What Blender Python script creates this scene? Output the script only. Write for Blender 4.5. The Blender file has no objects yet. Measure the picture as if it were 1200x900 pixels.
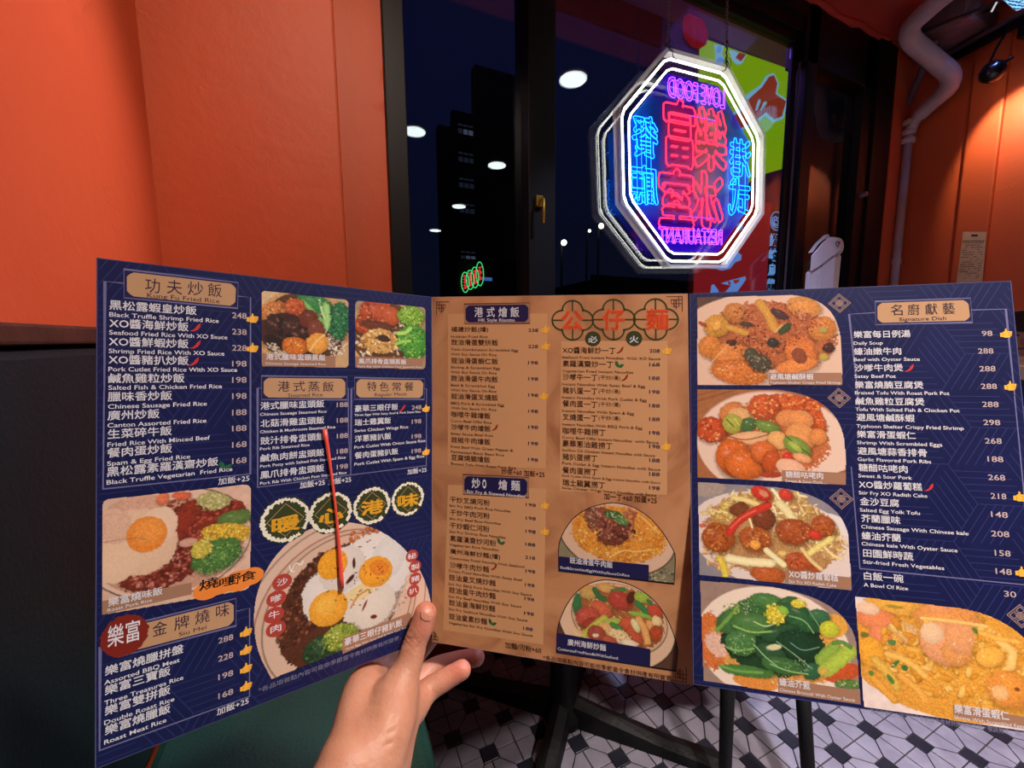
import bpy, bmesh, math, random
import numpy as np
R = math.radians
# ------------------------------------------------------------------ camera, sky, light, exposure
scene = bpy.context.scene
COL = scene.collection
cam = bpy.data.cameras.new('camera')
cam.lens = 14.1; cam.sensor_width = 36; cam.clip_start = 0.02; cam.clip_end = 300
cam_ob = bpy.data.objects.new('camera', cam); COL.objects.link(cam_ob)
cam_ob.location = (0, 0, 1.15)
import mathutils
cam_ob.rotation_euler = (mathutils.Matrix.Rotation(R(-24), 3, 'Z') @ mathutils.Matrix.Rotation(R(90-6.55), 3, 'X') @ mathutils.Matrix.Rotation(R(-0.5), 3, 'Z')).to_euler()
scene.camera = cam_ob
scene.view_settings.view_transform = 'Standard'; scene.view_settings.look = 'None'
scene.view_settings.gamma = 1; scene.view_settings.exposure = 0.0
scene.view_settings.use_curve_mapping = False
scene.cycles.use_denoising = True
scene.cycles.max_bounces = 6; scene.cycles.diffuse_bounces = 3; scene.cycles.transparent_max_bounces = 16
scene.cycles.sample_clamp_indirect = 4

def srgb(h, a=None):
    if isinstance(h, str): c = [int(h[i:i+2], 16)/255 for i in (0, 2, 4)]
    else: c = [x/255 for x in h]
    c = [x/12.92 if x <= .04045 else ((x+.055)/1.055)**2.4 for x in c]
    return (*c, 1.0)

world = bpy.data.worlds.new('night_sky'); scene.world = world; world.use_nodes = True
wn = world.node_tree.nodes; wl = world.node_tree.links
bg = wn['Background']; tc = wn.new('ShaderNodeTexCoord'); sx = wn.new('ShaderNodeSeparateXYZ'); rmp = wn.new('ShaderNodeValToRGB')
wl.new(tc.outputs['Generated'], sx.inputs[0]); wl.new(sx.outputs['Z'], rmp.inputs[0]); wl.new(rmp.outputs[0], bg.inputs[0])
rmp.color_ramp.elements[0].position = 0.0; rmp.color_ramp.elements[0].color = srgb((14, 16, 26))
rmp.color_ramp.elements[1].position = 0.55; rmp.color_ramp.elements[1].color = srgb((11, 15, 42))
bg.inputs[1].default_value = 1.0

def light(name, kind, loc, energy, color, size=.1, target=None, spot=None, blend=.3):
    l = bpy.data.lights.new(name, kind); l.energy = energy; l.color = srgb(color)[:3]
    if kind == 'AREA': l.shape = 'DISK'; l.size = size
    else: l.shadow_soft_size = size
    if spot: l.spot_size = R(spot); l.spot_blend = blend
    o = bpy.data.objects.new(name, l); o.location = loc; COL.objects.link(o)
    if target is not None:
        d = mathutils.Vector(target)-mathutils.Vector(loc); o.rotation_euler = d.to_track_quat('-Z', 'Y').to_euler()
    return o
# ceiling downlights (the discs are built below, each with its own lamp)
DOWNLIGHTS = [(1.41, .47, 21), (1.44, -.83, 36), (1.45, -2.05, 8), (1.44, -3.2, 5), (.65, -.52, 34), (.1, -2.1, 5)]
for i, (x, y, e) in enumerate(DOWNLIGHTS):
    dn = light('downlight_lamp', 'AREA', (x, y, 2.6845), e, (206, 216, 255) if i == 0 else (255, 240, 228), .15, (x, y, 0)); dn.data.spread = R(98)
# added fill spots for left wall and pier, then the round track spot
light('left_wall_fill', 'SPOT', (1.41, .47, 2.675), 235, (255, 222, 238), .04, (-.37, .74, 1.55), 30, .8)
light('pier_fill', 'SPOT', (.14, .0, 2.64), 48, (255, 226, 206), .05, (.0, 1.28, 1.62), 60, .9)
light('track_spot_lamp', 'SPOT', (2.83, .87, 2.26), 8, (255, 222, 180), .02, (3.04, .80, 2.10), 104, .2)
light('blue_shade_lamp', 'POINT', (2.69, .80, 2.53), 2.2, (120, 150, 255), .012)
light('street_glow', 'AREA', (1.9, 1.65, 2.7), 3.5, (165, 120, 255), .5, (1.8, .9, 0))

# ------------------------------------------------------------------ materials
def mat(name, col, rough=.6, noise=None, bump=0, bscale=60, metal=0, spec=.5, coat=0, nscale=8, var=0, sss=0):
    m = bpy.data.materials.new(name); m.use_nodes = True; N = m.node_tree.nodes; K = m.node_tree.links
    b = N['Principled BSDF']; c = srgb(col)
    b.inputs['Base Color'].default_value = c; b.inputs['Roughness'].default_value = rough
    b.inputs['Metallic'].default_value = metal; b.inputs['Specular IOR Level'].default_value = spec
    b.inputs['Coat Weight'].default_value = coat
    t = N.new('ShaderNodeTexCoord')
    if noise is not None or var:
        n = N.new('ShaderNodeTexNoise'); n.inputs['Scale'].default_value = nscale; n.inputs['Detail'].default_value = 6
        K.new(t.outputs['Object'], n.inputs['Vector'])
        r = N.new('ShaderNodeValToRGB'); r.color_ramp.elements[0].position = .3; r.color_ramp.elements[1].position = .7
        r.color_ramp.elements[0].color = c; r.color_ramp.elements[1].color = srgb(noise) if noise is not None else c
        K.new(n.outputs['Fac'], r.inputs[0]); src = r.outputs[0]
        if var:
            oi = N.new('ShaderNodeObjectInfo'); mr = N.new('ShaderNodeMapRange'); mr.inputs[3].default_value = 1-var; mr.inputs[4].default_value = 1+var*.4
            K.new(oi.outputs['Random'], mr.inputs[0]); hs = N.new('ShaderNodeHueSaturation'); K.new(mr.outputs[0], hs.inputs['Value']); K.new(src, hs.inputs['Color']); src = hs.outputs[0]
        K.new(src, b.inputs['Base Color'])
    if bump:
        n2 = N.new('ShaderNodeTexNoise'); n2.inputs['Scale'].default_value = bscale; n2.inputs['Detail'].default_value = 5
        K.new(t.outputs['Object'], n2.inputs['Vector']); bp = N.new('ShaderNodeBump'); bp.inputs['Strength'].default_value = bump; bp.inputs['Distance'].default_value = .01
        K.new(n2.outputs['Fac'], bp.inputs['Height']); K.new(bp.outputs[0], b.inputs['Normal'])
    if sss:
        b.inputs['Subsurface Weight'].default_value = sss; b.inputs['Subsurface Radius'].default_value = (.012, .004, .002); b.inputs['Subsurface Scale'].default_value = .5
    return m
def emis(name, col, s):
    m = bpy.data.materials.new(name); m.use_nodes = True; N = m.node_tree.nodes
    N.remove(N['Principled BSDF']); e = N.new('ShaderNodeEmission'); e.inputs[0].default_value = srgb(col); e.inputs[1].default_value = s
    m.node_tree.links.new(e.outputs[0], N['Material Output'].inputs[0]); return m
def glass(name, ior, tint=(255, 255, 255)):
    m = bpy.data.materials.new(name); m.use_nodes = True; N = m.node_tree.nodes; K = m.node_tree.links
    N.remove(N['Principled BSDF']); f = N.new('ShaderNodeFresnel'); f.inputs[0].default_value = ior
    tr = N.new('ShaderNodeBsdfTransparent'); tr.inputs[0].default_value = srgb(tint); g = N.new('ShaderNodeBsdfGlossy'); g.inputs['Roughness'].default_value = 0
    mx = N.new('ShaderNodeMixShader'); ge = N.new('ShaderNodeNewGeometry'); mr = N.new('ShaderNodeMapRange'); mr.inputs[3].default_value = ior; mr.inputs[4].default_value = 1/ior; K.new(ge.outputs['Backfacing'], mr.inputs[0]); K.new(mr.outputs[0], f.inputs[0])
    K.new(f.outputs[0], mx.inputs[0]); K.new(tr.outputs[0], mx.inputs[1]); K.new(g.outputs[0], mx.inputs[2]); K.new(mx.outputs[0], N['Material Output'].inputs[0]); return m
def wall_mat(name, col, col2):
    m = mat(name, col, .55, col2, .35, 26, nscale=2.5)
    N = m.node_tree.nodes; K = m.node_tree.links; b = N['Principled BSDF']
    # trowelled plaster: broad swells, fine grain and a few ridges where old cracks were painted over
    t = N.new('ShaderNodeTexCoord'); v = N.new('ShaderNodeTexVoronoi'); v.feature = 'DISTANCE_TO_EDGE'; v.inputs['Scale'].default_value = 2.3
    n = N.new('ShaderNodeTexNoise'); n.inputs['Scale'].default_value = 3; n.inputs['Detail'].default_value = 8; n.inputs['Roughness'].default_value = .7
    mixv = N.new('ShaderNodeMixRGB'); mixv.inputs[0].default_value = .35; K.new(t.outputs['Object'], mixv.inputs[1]); K.new(t.outputs['Object'], n.inputs['Vector']); K.new(n.outputs['Color'], mixv.inputs[2]); K.new(mixv.outputs[0], v.inputs['Vector'])
    mr = N.new('ShaderNodeMapRange'); mr.inputs[1].default_value = 0; mr.inputs[2].default_value = .02; mr.inputs[3].default_value = 1; mr.inputs[4].default_value = 0; K.new(v.outputs['Distance'], mr.inputs[0])
    gate = N.new('ShaderNodeMapRange'); gate.inputs[1].default_value = .55; gate.inputs[2].default_value = .65; K.new(n.outputs['Fac'], gate.inputs[0])
    mu = N.new('ShaderNodeMath'); mu.operation = 'MULTIPLY'; K.new(mr.outputs[0], mu.inputs[0]); K.new(gate.outputs[0], mu.inputs[1])
    ad = N.new('ShaderNodeMath'); ad.operation = 'ADD'; K.new(mu.outputs[0], ad.inputs[0]); K.new(n.outputs['Fac'], ad.inputs[1])
    bp = N.new('ShaderNodeBump'); bp.inputs['Strength'].default_value = .22; bp.inputs['Distance'].default_value = .02; K.new(ad.outputs[0], bp.inputs['Height'])
    old = b.inputs['Normal'].links[0].from_node; K.new(bp.outputs[0], old.inputs['Normal']); old.inputs['Strength'].default_value = .12
    return m
M = dict(
 orange=wall_mat('orange_plaster', (218, 98, 52), (208, 90, 47)), orange_ceiling=wall_mat('ceiling_plaster', (196, 74, 56), (184, 66, 50)),
 black=mat('black_frame', (9, 9, 13), .5, spec=.3), iron=mat('cast_iron', (8, 8, 10), .6, (13, 13, 16), .2, 80, spec=.25),
 glass=glass('window_glass', 1.9, (232, 238, 246)), rear_dim=mat('dim_rear_surface', (26, 30, 32), .6, (20, 24, 26), .1, 20),  # rear surfaces coloured dark so the panes mirror a dim room
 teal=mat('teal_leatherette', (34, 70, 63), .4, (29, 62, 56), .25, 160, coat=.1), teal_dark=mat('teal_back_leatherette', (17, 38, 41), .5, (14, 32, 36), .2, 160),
 wood_dark=mat('dark_wood', (88, 56, 42), .5, (58, 36, 28), .2, 40, nscale=14),
 tile_w=mat('pale_tile', (130, 126, 138), .4, (108, 103, 117), .12, 30, nscale=22, var=.12), tile_b=mat('black_tile', (32, 33, 44), .35, (24, 25, 34), .12, 30, nscale=22, var=.15),
 grout=mat('grout', (30, 26, 30), .9), pipe=mat('grey_pipe', (206, 190, 196), .4, (186, 168, 172), .1, 60), concrete=mat('raw_concrete', (120, 96, 96), .8, (92, 72, 74), .5, 25),
 metal=mat('grey_metal', (130, 112, 128), .35, metal=.6), chain=mat('steel_chain', (150, 140, 150), .35, metal=.9), cable=mat('dark_wire', (34, 24, 22), .5),
 white=mat('white_enamel', (222, 214, 224), .35, (208, 200, 212), nscale=9), brass=mat('brass', (190, 160, 60), .3, metal=.8), chrome=mat('bolt_steel', (140, 135, 140), .25, metal=1),
 paper=mat('notice_paper', (222, 190, 160), .7, (208, 176, 146)), grey_text=mat('grey_print', (120, 96, 84), .7), dark_text=mat('dark_print', (50, 34, 32), .7),
 night=mat('night_building', (20, 20, 28), .9, (15, 15, 22), nscale=.3), road=mat('asphalt', (30, 30, 34), .8),
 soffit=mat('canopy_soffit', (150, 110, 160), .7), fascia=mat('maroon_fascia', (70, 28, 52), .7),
 acry_w=None)
# ------------------------------------------------------------------ building helpers
ROOT = {}
def mk(name, V, F, m=None, parent=None, smooth=False, label=None, cat=None, group=None, kind=None, cols=None, base=None):
    V = np.asarray(V, dtype=np.float64)
    if parent is None: o0 = np.array([(V[:, 0].min()+V[:, 0].max())/2, (V[:, 1].min()+V[:, 1].max())/2, V[:, 2].min()]) if base is None else np.array(base)
    else: o0 = ROOT[parent.name]
    me = bpy.data.meshes.new(name)
    if isinstance(F, np.ndarray):
        k = F.shape[1]; Vl = (V-o0).astype(np.float32)
        me.vertices.add(len(V)); me.vertices.foreach_set('co', Vl.ravel()); me.loops.add(F.size); me.loops.foreach_set('vertex_index', F.ravel().astype(np.int32))
        me.polygons.add(len(F)); me.polygons.foreach_set('loop_start', np.arange(0, F.size, k, dtype=np.int32)); me.polygons.foreach_set('loop_total', np.full(len(F), k, dtype=np.int32)); me.update(calc_edges=True)
    else: me.from_pydata([tuple(p) for p in (V-o0)], [], F); me.update()
    if cols is not None:
        a = me.color_attributes.new('print', 'FLOAT_COLOR', 'POINT'); a.data.foreach_set('color', np.c_[cols, np.ones(len(cols))].astype(np.float32).ravel())
    if smooth: me.shade_smooth()
    if m is not None: me.materials.append(m)
    ob = bpy.data.objects.new(name, me); COL.objects.link(ob)
    if parent is None: ob.location = o0
    else: ob.parent = parent
    ROOT[ob.name] = o0
    return tag(ob, label, cat, group, kind)
def tag(ob, label=None, cat=None, group=None, kind=None):
    if label: ob['label'] = label
    if cat: ob['category'] = cat
    if group: ob['group'] = group
    if kind: ob['kind'] = kind
    return ob
def empty(name, loc, label=None, cat=None, group=None, kind=None):
    o = bpy.data.objects.new(name, None); o.empty_display_size = .05; COL.objects.link(o); o.location = loc; ROOT[o.name] = np.array(loc, float); return tag(o, label, cat, group, kind)
class MB:
    def __init__(s): s.V = []; s.F = []
    def add(s, V, F):
        n = len(s.V); s.V += [tuple(v) for v in V]; s.F += [tuple(i+n for i in f) for f in F]; return s
    def box(s, x0, y0, z0, x1, y1, z1, bev=0):
        if bev <= 0:
            V = [(x, y, z) for z in (z0, z1) for y in (y0, y1) for x in (x0, x1)]
            return s.add(V, [(0, 2, 3, 1), (4, 5, 7, 6), (0, 1, 5, 4), (2, 6, 7, 3), (0, 4, 6, 2), (1, 3, 7, 5)])
        bm = bmesh.new(); bmesh.ops.create_cube(bm, size=1)
        for v in bm.verts: v.co = ((x0+x1)/2+v.co.x*(x1-x0), (y0+y1)/2+v.co.y*(y1-y0), (z0+z1)/2+v.co.z*(z1-z0))
        bmesh.ops.bevel(bm, geom=list(bm.edges), offset=bev, segments=2, profile=.5, affect='EDGES')
        bm.verts.index_update(); V = [tuple(v.co) for v in bm.verts]; F = [tuple(v.index for v in f.verts) for f in bm.faces]; bm.free(); return s.add(V, F)
    def tube(s, pts, rad, n=8, closed=False, cap=True):
        P = [np.array(p, float) for p in pts]; k = len(P); rad = rad if hasattr(rad, '__len__') else [rad]*k
        up = None; rings = []
        for i in range(k):
            if closed: d = P[(i+1) % k]-P[i-1]
            else: d = P[min(i+1, k-1)]-P[max(i-1, 0)]
            d = d/(np.linalg.norm(d)+1e-12)
            if up is None: up = np.cross(d, (0, 0, 1)) if abs(d[2]) < .9 else np.cross(d, (1, 0, 0))
            up = up-d*(up@d); up /= np.linalg.norm(up)+1e-12; w = np.cross(d, up)
            rings.append([P[i]+rad[i]*(math.cos(a)*up+math.sin(a)*w) for a in [2*math.pi*j/n for j in range(n)]])
        V = [p for r in rings for p in r]; F = []
        for i in range(k if closed else k-1):
            a, b = i*n, ((i+1) % k)*n
            F += [(a+j, a+(j+1) % n, b+(j+1) % n, b+j) for j in range(n)]
        if cap and not closed: F += [tuple(range(n))[::-1], tuple((k-1)*n+j for j in range(n))]
        return s.add(V, F)
    def lathe(s, prof, n=24, org=(0, 0, 0), ax=None):
        o = np.array(org, float)
        if ax is None: A, B, Cc = np.array((1., 0, 0)), np.array((0, 1., 0)), np.array((0, 0, 1.))
        else:
            Cc = np.array(ax, float); Cc /= np.linalg.norm(Cc); A = np.cross(Cc, (0, 0, 1)) if abs(Cc[2]) < .9 else np.cross(Cc, (1, 0, 0)); A /= np.linalg.norm(A); B = np.cross(Cc, A)
        V = [o+Cc*z+r*(math.cos(t)*A+math.sin(t)*B) for r, z in prof for t in [2*math.pi*j/n for j in range(n)]]
        F = [(i*n+j, i*n+(j+1) % n, (i+1)*n+(j+1) % n, (i+1)*n+j) for i in range(len(prof)-1) for j in range(n)]
        F += [tuple(range(n))[::-1], tuple((len(prof)-1)*n+j for j in range(n))]
        return s.add(V, F)
    def prism(s, poly, f, d0, d1):
        """outline poly (2D) mapped by f(x, y, depth) between two depths"""
        n = len(poly); V = [f(x, y, d0) for x, y in poly]+[f(x, y, d1) for x, y in poly]
        return s.add(V, [tuple(range(n)), tuple(range(2*n-1, n-1, -1))]+[(i, (i+1) % n, n+(i+1) % n, n+i)[::-1] for i in range(n)])
    def build(s, name, m, parent=None, **k): return mk(name, s.V, s.F, m, parent, **k)
def box(name, m, *b, parent=None, bev=0, **k): return MB().box(*b, bev).build(name, m, parent, **k)
def fillet(pts, r, n=6):
    P = [np.array(p, float) for p in pts]; out = [P[0]]
    for i in range(1, len(P)-1):
        a, b, c = P[i-1], P[i], P[i+1]; ra = min(r, np.linalg.norm(a-b)*.45); rc = min(r, np.linalg.norm(c-b)*.45)
        p = b+(a-b)/np.linalg.norm(a-b)*ra; q = b+(c-b)/np.linalg.norm(c-b)*rc
        out += [(1-t)**2*p+2*t*(1-t)*b+t*t*q for t in [j/n for j in range(n+1)]]
    return out+[P[-1]]

# ------------------------------------------------------------------ lettering (flat glyph outlines from Blender's built-in font)
_tc = bpy.data.curves.new('glyphs', 'FONT'); _to = bpy.data.objects.new('glyphs', _tc); COL.objects.link(_to); _tc.size = 1
def glyphs(text, bold=0, res=2):
    _tc.body = text; _tc.offset = bold; _tc.resolution_u = res
    dg = bpy.context.evaluated_depsgraph_get(); me = _to.evaluated_get(dg).to_mesh()
    V = np.array([v.co[:2] for v in me.vertices]).reshape(-1, 2); F = [tuple(p.vertices) for p in me.polygons]
    _to.evaluated_get(dg).to_mesh_clear(); return V, F
def thicken(V, F, w):
    """glyphs plus a band of half-width w along every outline"""
    V2 = [tuple(v) for v in V]; F2 = list(F)
    for L in loops_of(V, F):
        P = np.array(L); n = len(P); d = np.roll(P, -1, 0)-np.roll(P, 1, 0); d /= np.linalg.norm(d, axis=1)[:, None]+1e-9; nn = np.stack([-d[:, 1], d[:, 0]], 1)*w
        k = len(V2); V2 += [tuple(q) for q in P+nn]+[tuple(q) for q in P-nn]; F2 += [(k+i, k+(i+1) % n, k+n+(i+1) % n, k+n+i) for i in range(n)]
    return np.array(V2), F2
def loops_of(V, F):
    cnt = {}
    for f in F:
        for i in range(len(f)):
            e = (f[i], f[(i+1) % len(f)])
            if (e[1], e[0]) in cnt: del cnt[(e[1], e[0])]
            else: cnt[e] = 1
    nxt = {a: b for a, b in cnt}; out = []
    while nxt:
        a, b = next(iter(nxt.items())); L = [a]; del nxt[a]
        while b in nxt: L.append(b); c = nxt.pop(b); b = c
        if len(L) > 2: out.append([tuple(V[i]) for i in L])
    return out
def resample(L, step):
    P = np.array(L+[L[0]]); d = np.r_[0, np.cumsum(np.linalg.norm(np.diff(P, axis=0), axis=1))]; n = max(4, int(d[-1]/step))
    t = np.linspace(0, d[-1], n, endpoint=False); return [(np.interp(x, d, P[:, 0]), np.interp(x, d, P[:, 1])) for x in t]

# ------------------------------------------------------------------ measured layout (page millimetres, room metres)
PAGE={'A':((-0.12329, 0.3198, 1.19879),(0.20561, 0.03697, -0.01235),(-0.01544, -0.03343, -0.29471)),'B':((0.08259, 0.35793, 1.18656),(0.17243, -0.12319, -0.0034),(-0.01769, -0.03629, -0.29774)),'C':((0.26752, 0.24452, 1.18461),(0.17211, -0.12401, 0.00241),(-0.03919, -0.05356, -0.28851))}
TEXTS=[
('A','w',5.9,2,'黑松露蝦皇炒飯',5.5,29.9,40.9),
('A','w',4.0,1,'Black Truffle Shrimp Fried Rice',5.5,34.0,52.6),
('A','w',5.9,2,'XO醬海鮮炒飯',5.5,40.7,36.8),
('A','w',4.0,1,'Seafood Fried Rice With XO Sauce',5.5,44.7,57.3),
('A','w',5.9,2,'XO醬鮮蝦炒飯',5.3,51.6,37.0),
('A','w',4.0,1,'Shrimp Fried Rice With XO Sauce',5.3,55.7,55.8),
('A','w',5.9,2,'XO醬豬扒炒飯',5.2,62.4,37.1),
('A','w',4.0,1,'Pork Cutlet Fried Rice With XO Sauce',5.2,66.5,63.0),
('A','w',5.9,2,'鹹魚雞粒炒飯',5.2,73.6,35.1),
('A','w',4.0,1,'Salted Fish & Chicken Fried Rice',5.2,77.5,54.6),
('A','w',5.9,2,'臘味香炒飯',5.0,84.5,29.2),
('A','w',4.0,1,'Chinese Sausage Fried Rice',5.1,88.7,46.7),
('A','w',5.9,2,'廣州炒飯',4.9,95.6,23.3),
('A','w',4.0,1,'Canton Assorted Fried Rice',4.9,99.8,46.6),
('A','w',5.9,2,'生菜碎牛飯',4.9,106.6,29.2),
('A','w',4.0,1,'Fried Rice With Minced Beef',4.9,111.1,48.5),
('A','w',5.9,2,'餐肉蛋炒飯',4.8,117.7,29.4),
('A','w',4.0,1,'Spam & Egg Fried Rice',4.8,122.3,38.4),
('A','w',5.9,2,'黑松露素羅漢齋炒飯',4.6,128.9,53.2),
('A','w',4.0,1,'Black Truffle Vegetarian  Fried Rice',4.6,133.3,60.9),
('A','p',4.6,1,'248',65.4,30.1,8.2),
('A','p',4.6,1,'238',65.4,41.2,8.2),
('A','p',4.6,1,'228',65.4,52.2,8.2),
('A','p',4.6,1,'198',65.4,62.9,8.2),
('A','p',4.6,1,'198',65.4,73.9,8.2),
('A','p',4.6,1,'198',65.4,84.9,8.2),
('A','p',4.6,1,'188',65.4,96.0,8.2),
('A','p',4.6,1,'188',65.4,106.8,8.2),
('A','p',4.6,1,'168',65.4,117.8,8.2),
('A','p',4.6,1,'168',65.4,128.7,8.2),
('A','d',9.0,0,'功',21.3,17.8,7.0),
('A','d',9.0,0,'夫',31.6,17.4,7.5),
('A','d',9.0,0,'炒',41.9,17.1,7.9),
('A','d',9.0,0,'飯',52.2,16.9,7.5),
('A','d',4.3,0,'Kung Fu Fried Rice',22.3,20.9,36.2),
('A','w',4.6,1,'加飯+25',57.8,141.7,17.4),
('A','d',7.6,0,'港',92.3,80.6,7.4),
('A','d',7.6,0,'式',102.0,80.8,7.7),
('A','d',7.6,0,'蒸',111.6,81.0,7.9),
('A','d',7.6,0,'飯',121.5,81.3,7.9),
('A','d',3.9,0,'Steamed Rice',98.5,84.7,23.0),
('A','d',7.6,0,'特',154.3,81.6,7.4),
('A','d',7.6,0,'色',164.2,81.9,7.4),
('A','d',7.6,0,'常',174.5,82.1,7.5),
('A','d',7.6,0,'餐',184.9,82.3,8.1),
('A','d',3.9,0,'Regular Meals',160.1,85.9,26.8),
('A','w',5.6,2,'港式臘味盅頭飯',81.6,93.1,41.0),
('A','w',3.1,1,'Chinese Sausage Steamed Rice',81.4,97.2,42.8),
('A','w',5.6,2,'北菇滑雞盅頭飯',81.6,105.4,41.0),
('A','w',3.1,1,'Chicken & Mushroom Steamed Rice',81.4,109.4,48.9),
('A','w',5.6,2,'豉汁排骨盅頭飯',81.6,117.6,41.0),
('A','w',3.1,1,'Pork Rib Steamed Rice',81.4,121.3,31.2),
('A','w',5.6,2,'鹹魚肉餅盅頭飯',81.6,129.6,40.9),
('A','w',3.1,1,'Pork Patty with Salted Fish Steamed Rice',81.4,133.4,56.5),
('A','w',5.6,2,'鳳爪排骨盅頭飯',81.5,141.3,40.9),
('A','w',3.1,1,'Pork Rib With Chicken Feet Steamed Rice',81.4,145.3,57.0),
('A','p',4.3,1,'188',131.5,93.4,8.1),
('A','p',4.3,1,'188',131.5,105.4,8.1),
('A','p',4.3,1,'188',131.5,117.4,8.1),
('A','p',4.3,1,'188',131.4,129.2,8.1),
('A','p',4.3,1,'198',131.4,141.1,8.1),
('A','w',4.8,2,'加飯+25',106.1,151.8,16.9),
('A','w',4.8,2,'加飯+25',125.2,152.3,16.7),
('A','w',5.4,2,'豪華三眼仔飯',144.8,97.8,34.5),
('A','w',2.6,1,'Three Eggs With Satay Beef & Pork Steak Rice',144.4,101.1,54.8),
('A','w',5.4,2,'瑞士雞翼飯',144.7,108.8,28.7),
('A','w',3.6,1,'Swiss Chicken Wings Rice',144.4,113.7,43.6),
('A','w',5.4,2,'洋蔥豬扒飯',144.7,121.6,28.7),
('A','w',3.6,1,'Pork Cutlet With Onion Sauce Rice',144.3,126.7,59.0),
('A','w',5.4,2,'餐肉蛋豬扒飯',144.6,134.8,34.6),
('A','w',3.6,1,'Pork Cutlet With Spam & Egg Rice',144.3,139.9,58.0),
('A','p',4.3,1,'248',191.2,98.2,8.6),
('A','p',4.3,1,'198',191.2,110.2,8.5),
('A','p',4.3,1,'198',191.1,122.9,8.5),
('A','p',4.3,1,'198',191.0,135.4,8.5),
('A','w',4.8,2,'加飯+25',187.1,153.0,17.2),
('A','y',11.5,3,'暖',88.3,181.2,17.8),
('A','y',11.5,3,'心',118.5,181.3,17.7),
('A','y',11.5,3,'港',149.1,180.5,17.9),
('A','y',11.0,3,'味',178.7,179.9,18.3),
('A','d',8.4,0,'金',25.1,229.9,6.9),
('A','d',8.4,0,'牌',35.5,230.0,7.3),
('A','d',8.4,0,'燒',45.8,229.8,7.5),
('A','d',8.4,0,'味',56.7,229.4,7.2),
('A','d',4.0,0,'Siu Mei',37.7,234.2,13.9),
('A','w',5.9,2,'樂富燒臘拼盤',4.1,245.2,35.8),
('A','w',3.9,1,'Assorted BBQ Meat',3.8,250.1,34.3),
('A','w',5.9,2,'樂富三寶飯',4.1,256.5,29.5),
('A','w',3.9,1,'Three Treasures Rice',3.9,261.9,36.0),
('A','w',5.9,2,'樂富雙拼飯',4.1,268.3,29.5),
('A','w',3.9,1,'Double Roast Rice',3.9,273.4,31.6),
('A','w',5.9,2,'樂富燒臘飯',4.2,279.8,29.4),
('A','w',3.9,1,'Roast Meat Rice',3.9,284.7,27.8),
('A','p',4.4,1,'288',57.9,246.3,8.1),
('A','p',4.4,1,'228',57.9,258.2,8.1),
('A','p',4.4,1,'198',57.9,270.2,8.1),
('A','p',4.4,1,'168',57.9,282.6,8.1),
('A','w',4.6,1,'加飯+25',57.1,293.1,17.6),
('A','n',3.4,0,'*各品項餐點內容可能依季節當令食材供應有所變更，敬請見諒',80.4,288.2,121.0),
('A','w',13,1,'樂富',5.2,229.4,14.2),
('A','w',5.2,2,'樂富燒味飯',5.4,205.2,24.4),
('A','w',2.8,0,'Roast Pork Rice',5.1,208.0,19.8),
('A','k',7.2,2,'燒',47.7,208.9,10.6),
('A','k',5.5,2,'哩',58.3,209.4,8.4),
('A','k',7.2,2,'野',64.0,210.0,6.3),
('A','k',6.6,2,'食',69.8,209.5,9.4),
('A','w',6.0,2,'豪華三眼仔豬扒飯',136.7,277.7,45.4),
('A','w',2.3,0,'Three Eggs With Satay Beef & Pork Steak Rice',137.2,281.0,48.8),
('A','w',5.2,1,'沙',91.5,218.8,6.8),
('A','w',5.2,1,'嗲',87.8,229.4,6.7),
('A','w',5.2,1,'牛',86.4,240.3,6.7),
('A','w',5.2,1,'肉',87.5,250.4,6.7),
('A','w',4.8,1,'秘',186.9,224.5,7.6),
('A','w',4.8,1,'製',189.8,234.3,7.7),
('A','w',4.8,1,'豬',189.8,244.4,7.7),
('A','w',4.8,1,'扒',187.9,254.2,7.6),
('A','w',4.8,2,'港式臘味盅頭蒸飯',85.0,58.0,38.6),
('A','w',2.4,0,'Chinese Sausage Steamed Rice',84.8,61.3,39.0),
('A','w',4.4,2,'鳳爪排骨盅頭蒸飯',147.7,59.8,38.9),
('A','w',2.3,0,'Pork Rib With Chicken Feet Steamed Rice',147.2,62.6,52.9),
('B','w',8.6,2,'港',38.8,17.8,7.6),
('B','w',8.6,2,'式',49.6,17.9,7.2),
('B','w',8.6,2,'燴',59.8,17.9,7.7),
('B','w',8.6,2,'飯',70.1,17.9,7.6),
('B','w',4.0,1,'HK Style Risotto',42.3,21.6,31.6),
('B','b',5.2,1,'福建炒飯(燴)',17.9,31.1,33.1),
('B','b',5.2,1,'豉油滑蛋雙拼飯',17.9,42.0,41.6),
('B','b',5.2,1,'豉油滑蛋蝦仁飯',17.9,57.8,41.6),
('B','b',5.2,1,'豉油滑蛋牛肉飯',17.8,73.0,41.5),
('B','b',5.2,1,'豉油滑蛋叉燒飯',17.8,88.4,41.5),
('B','b',5.2,1,'咖哩牛雜燴飯',17.8,103.8,35.0),
('B','b',5.2,1,'沙嗲牛肉燴飯',17.8,114.7,35.0),
('B','b',5.2,1,'豉椒牛肉燴飯',17.8,125.7,34.8),
('B','b',5.2,1,'豆腐燒腩燴飯',17.8,140.7,34.5),
('B','b',3.2,0,'Hokkien Fried Rice',17.6,35.5,32.9),
('B','b',3.2,0,'Twin Combination Scrambled Egg',17.6,46.6,59.0),
('B','b',3.2,0,'With Soy Sauce On Rice',17.5,50.7,40.7),
('B','b',3.2,0,'Shrimp & Scrambled Egg',17.5,62.0,43.5),
('B','b',3.2,0,'With Soy Sauce On Rice',17.5,66.1,40.7),
('B','b',3.2,0,'Beef & Scrambled Egg',17.5,77.3,39.1),
('B','b',3.2,0,'With Soy Sauce On Rice',17.5,81.5,40.5),
('B','b',3.2,0,'BBQ Pork & Scrambled Egg',17.5,92.8,47.1),
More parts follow.
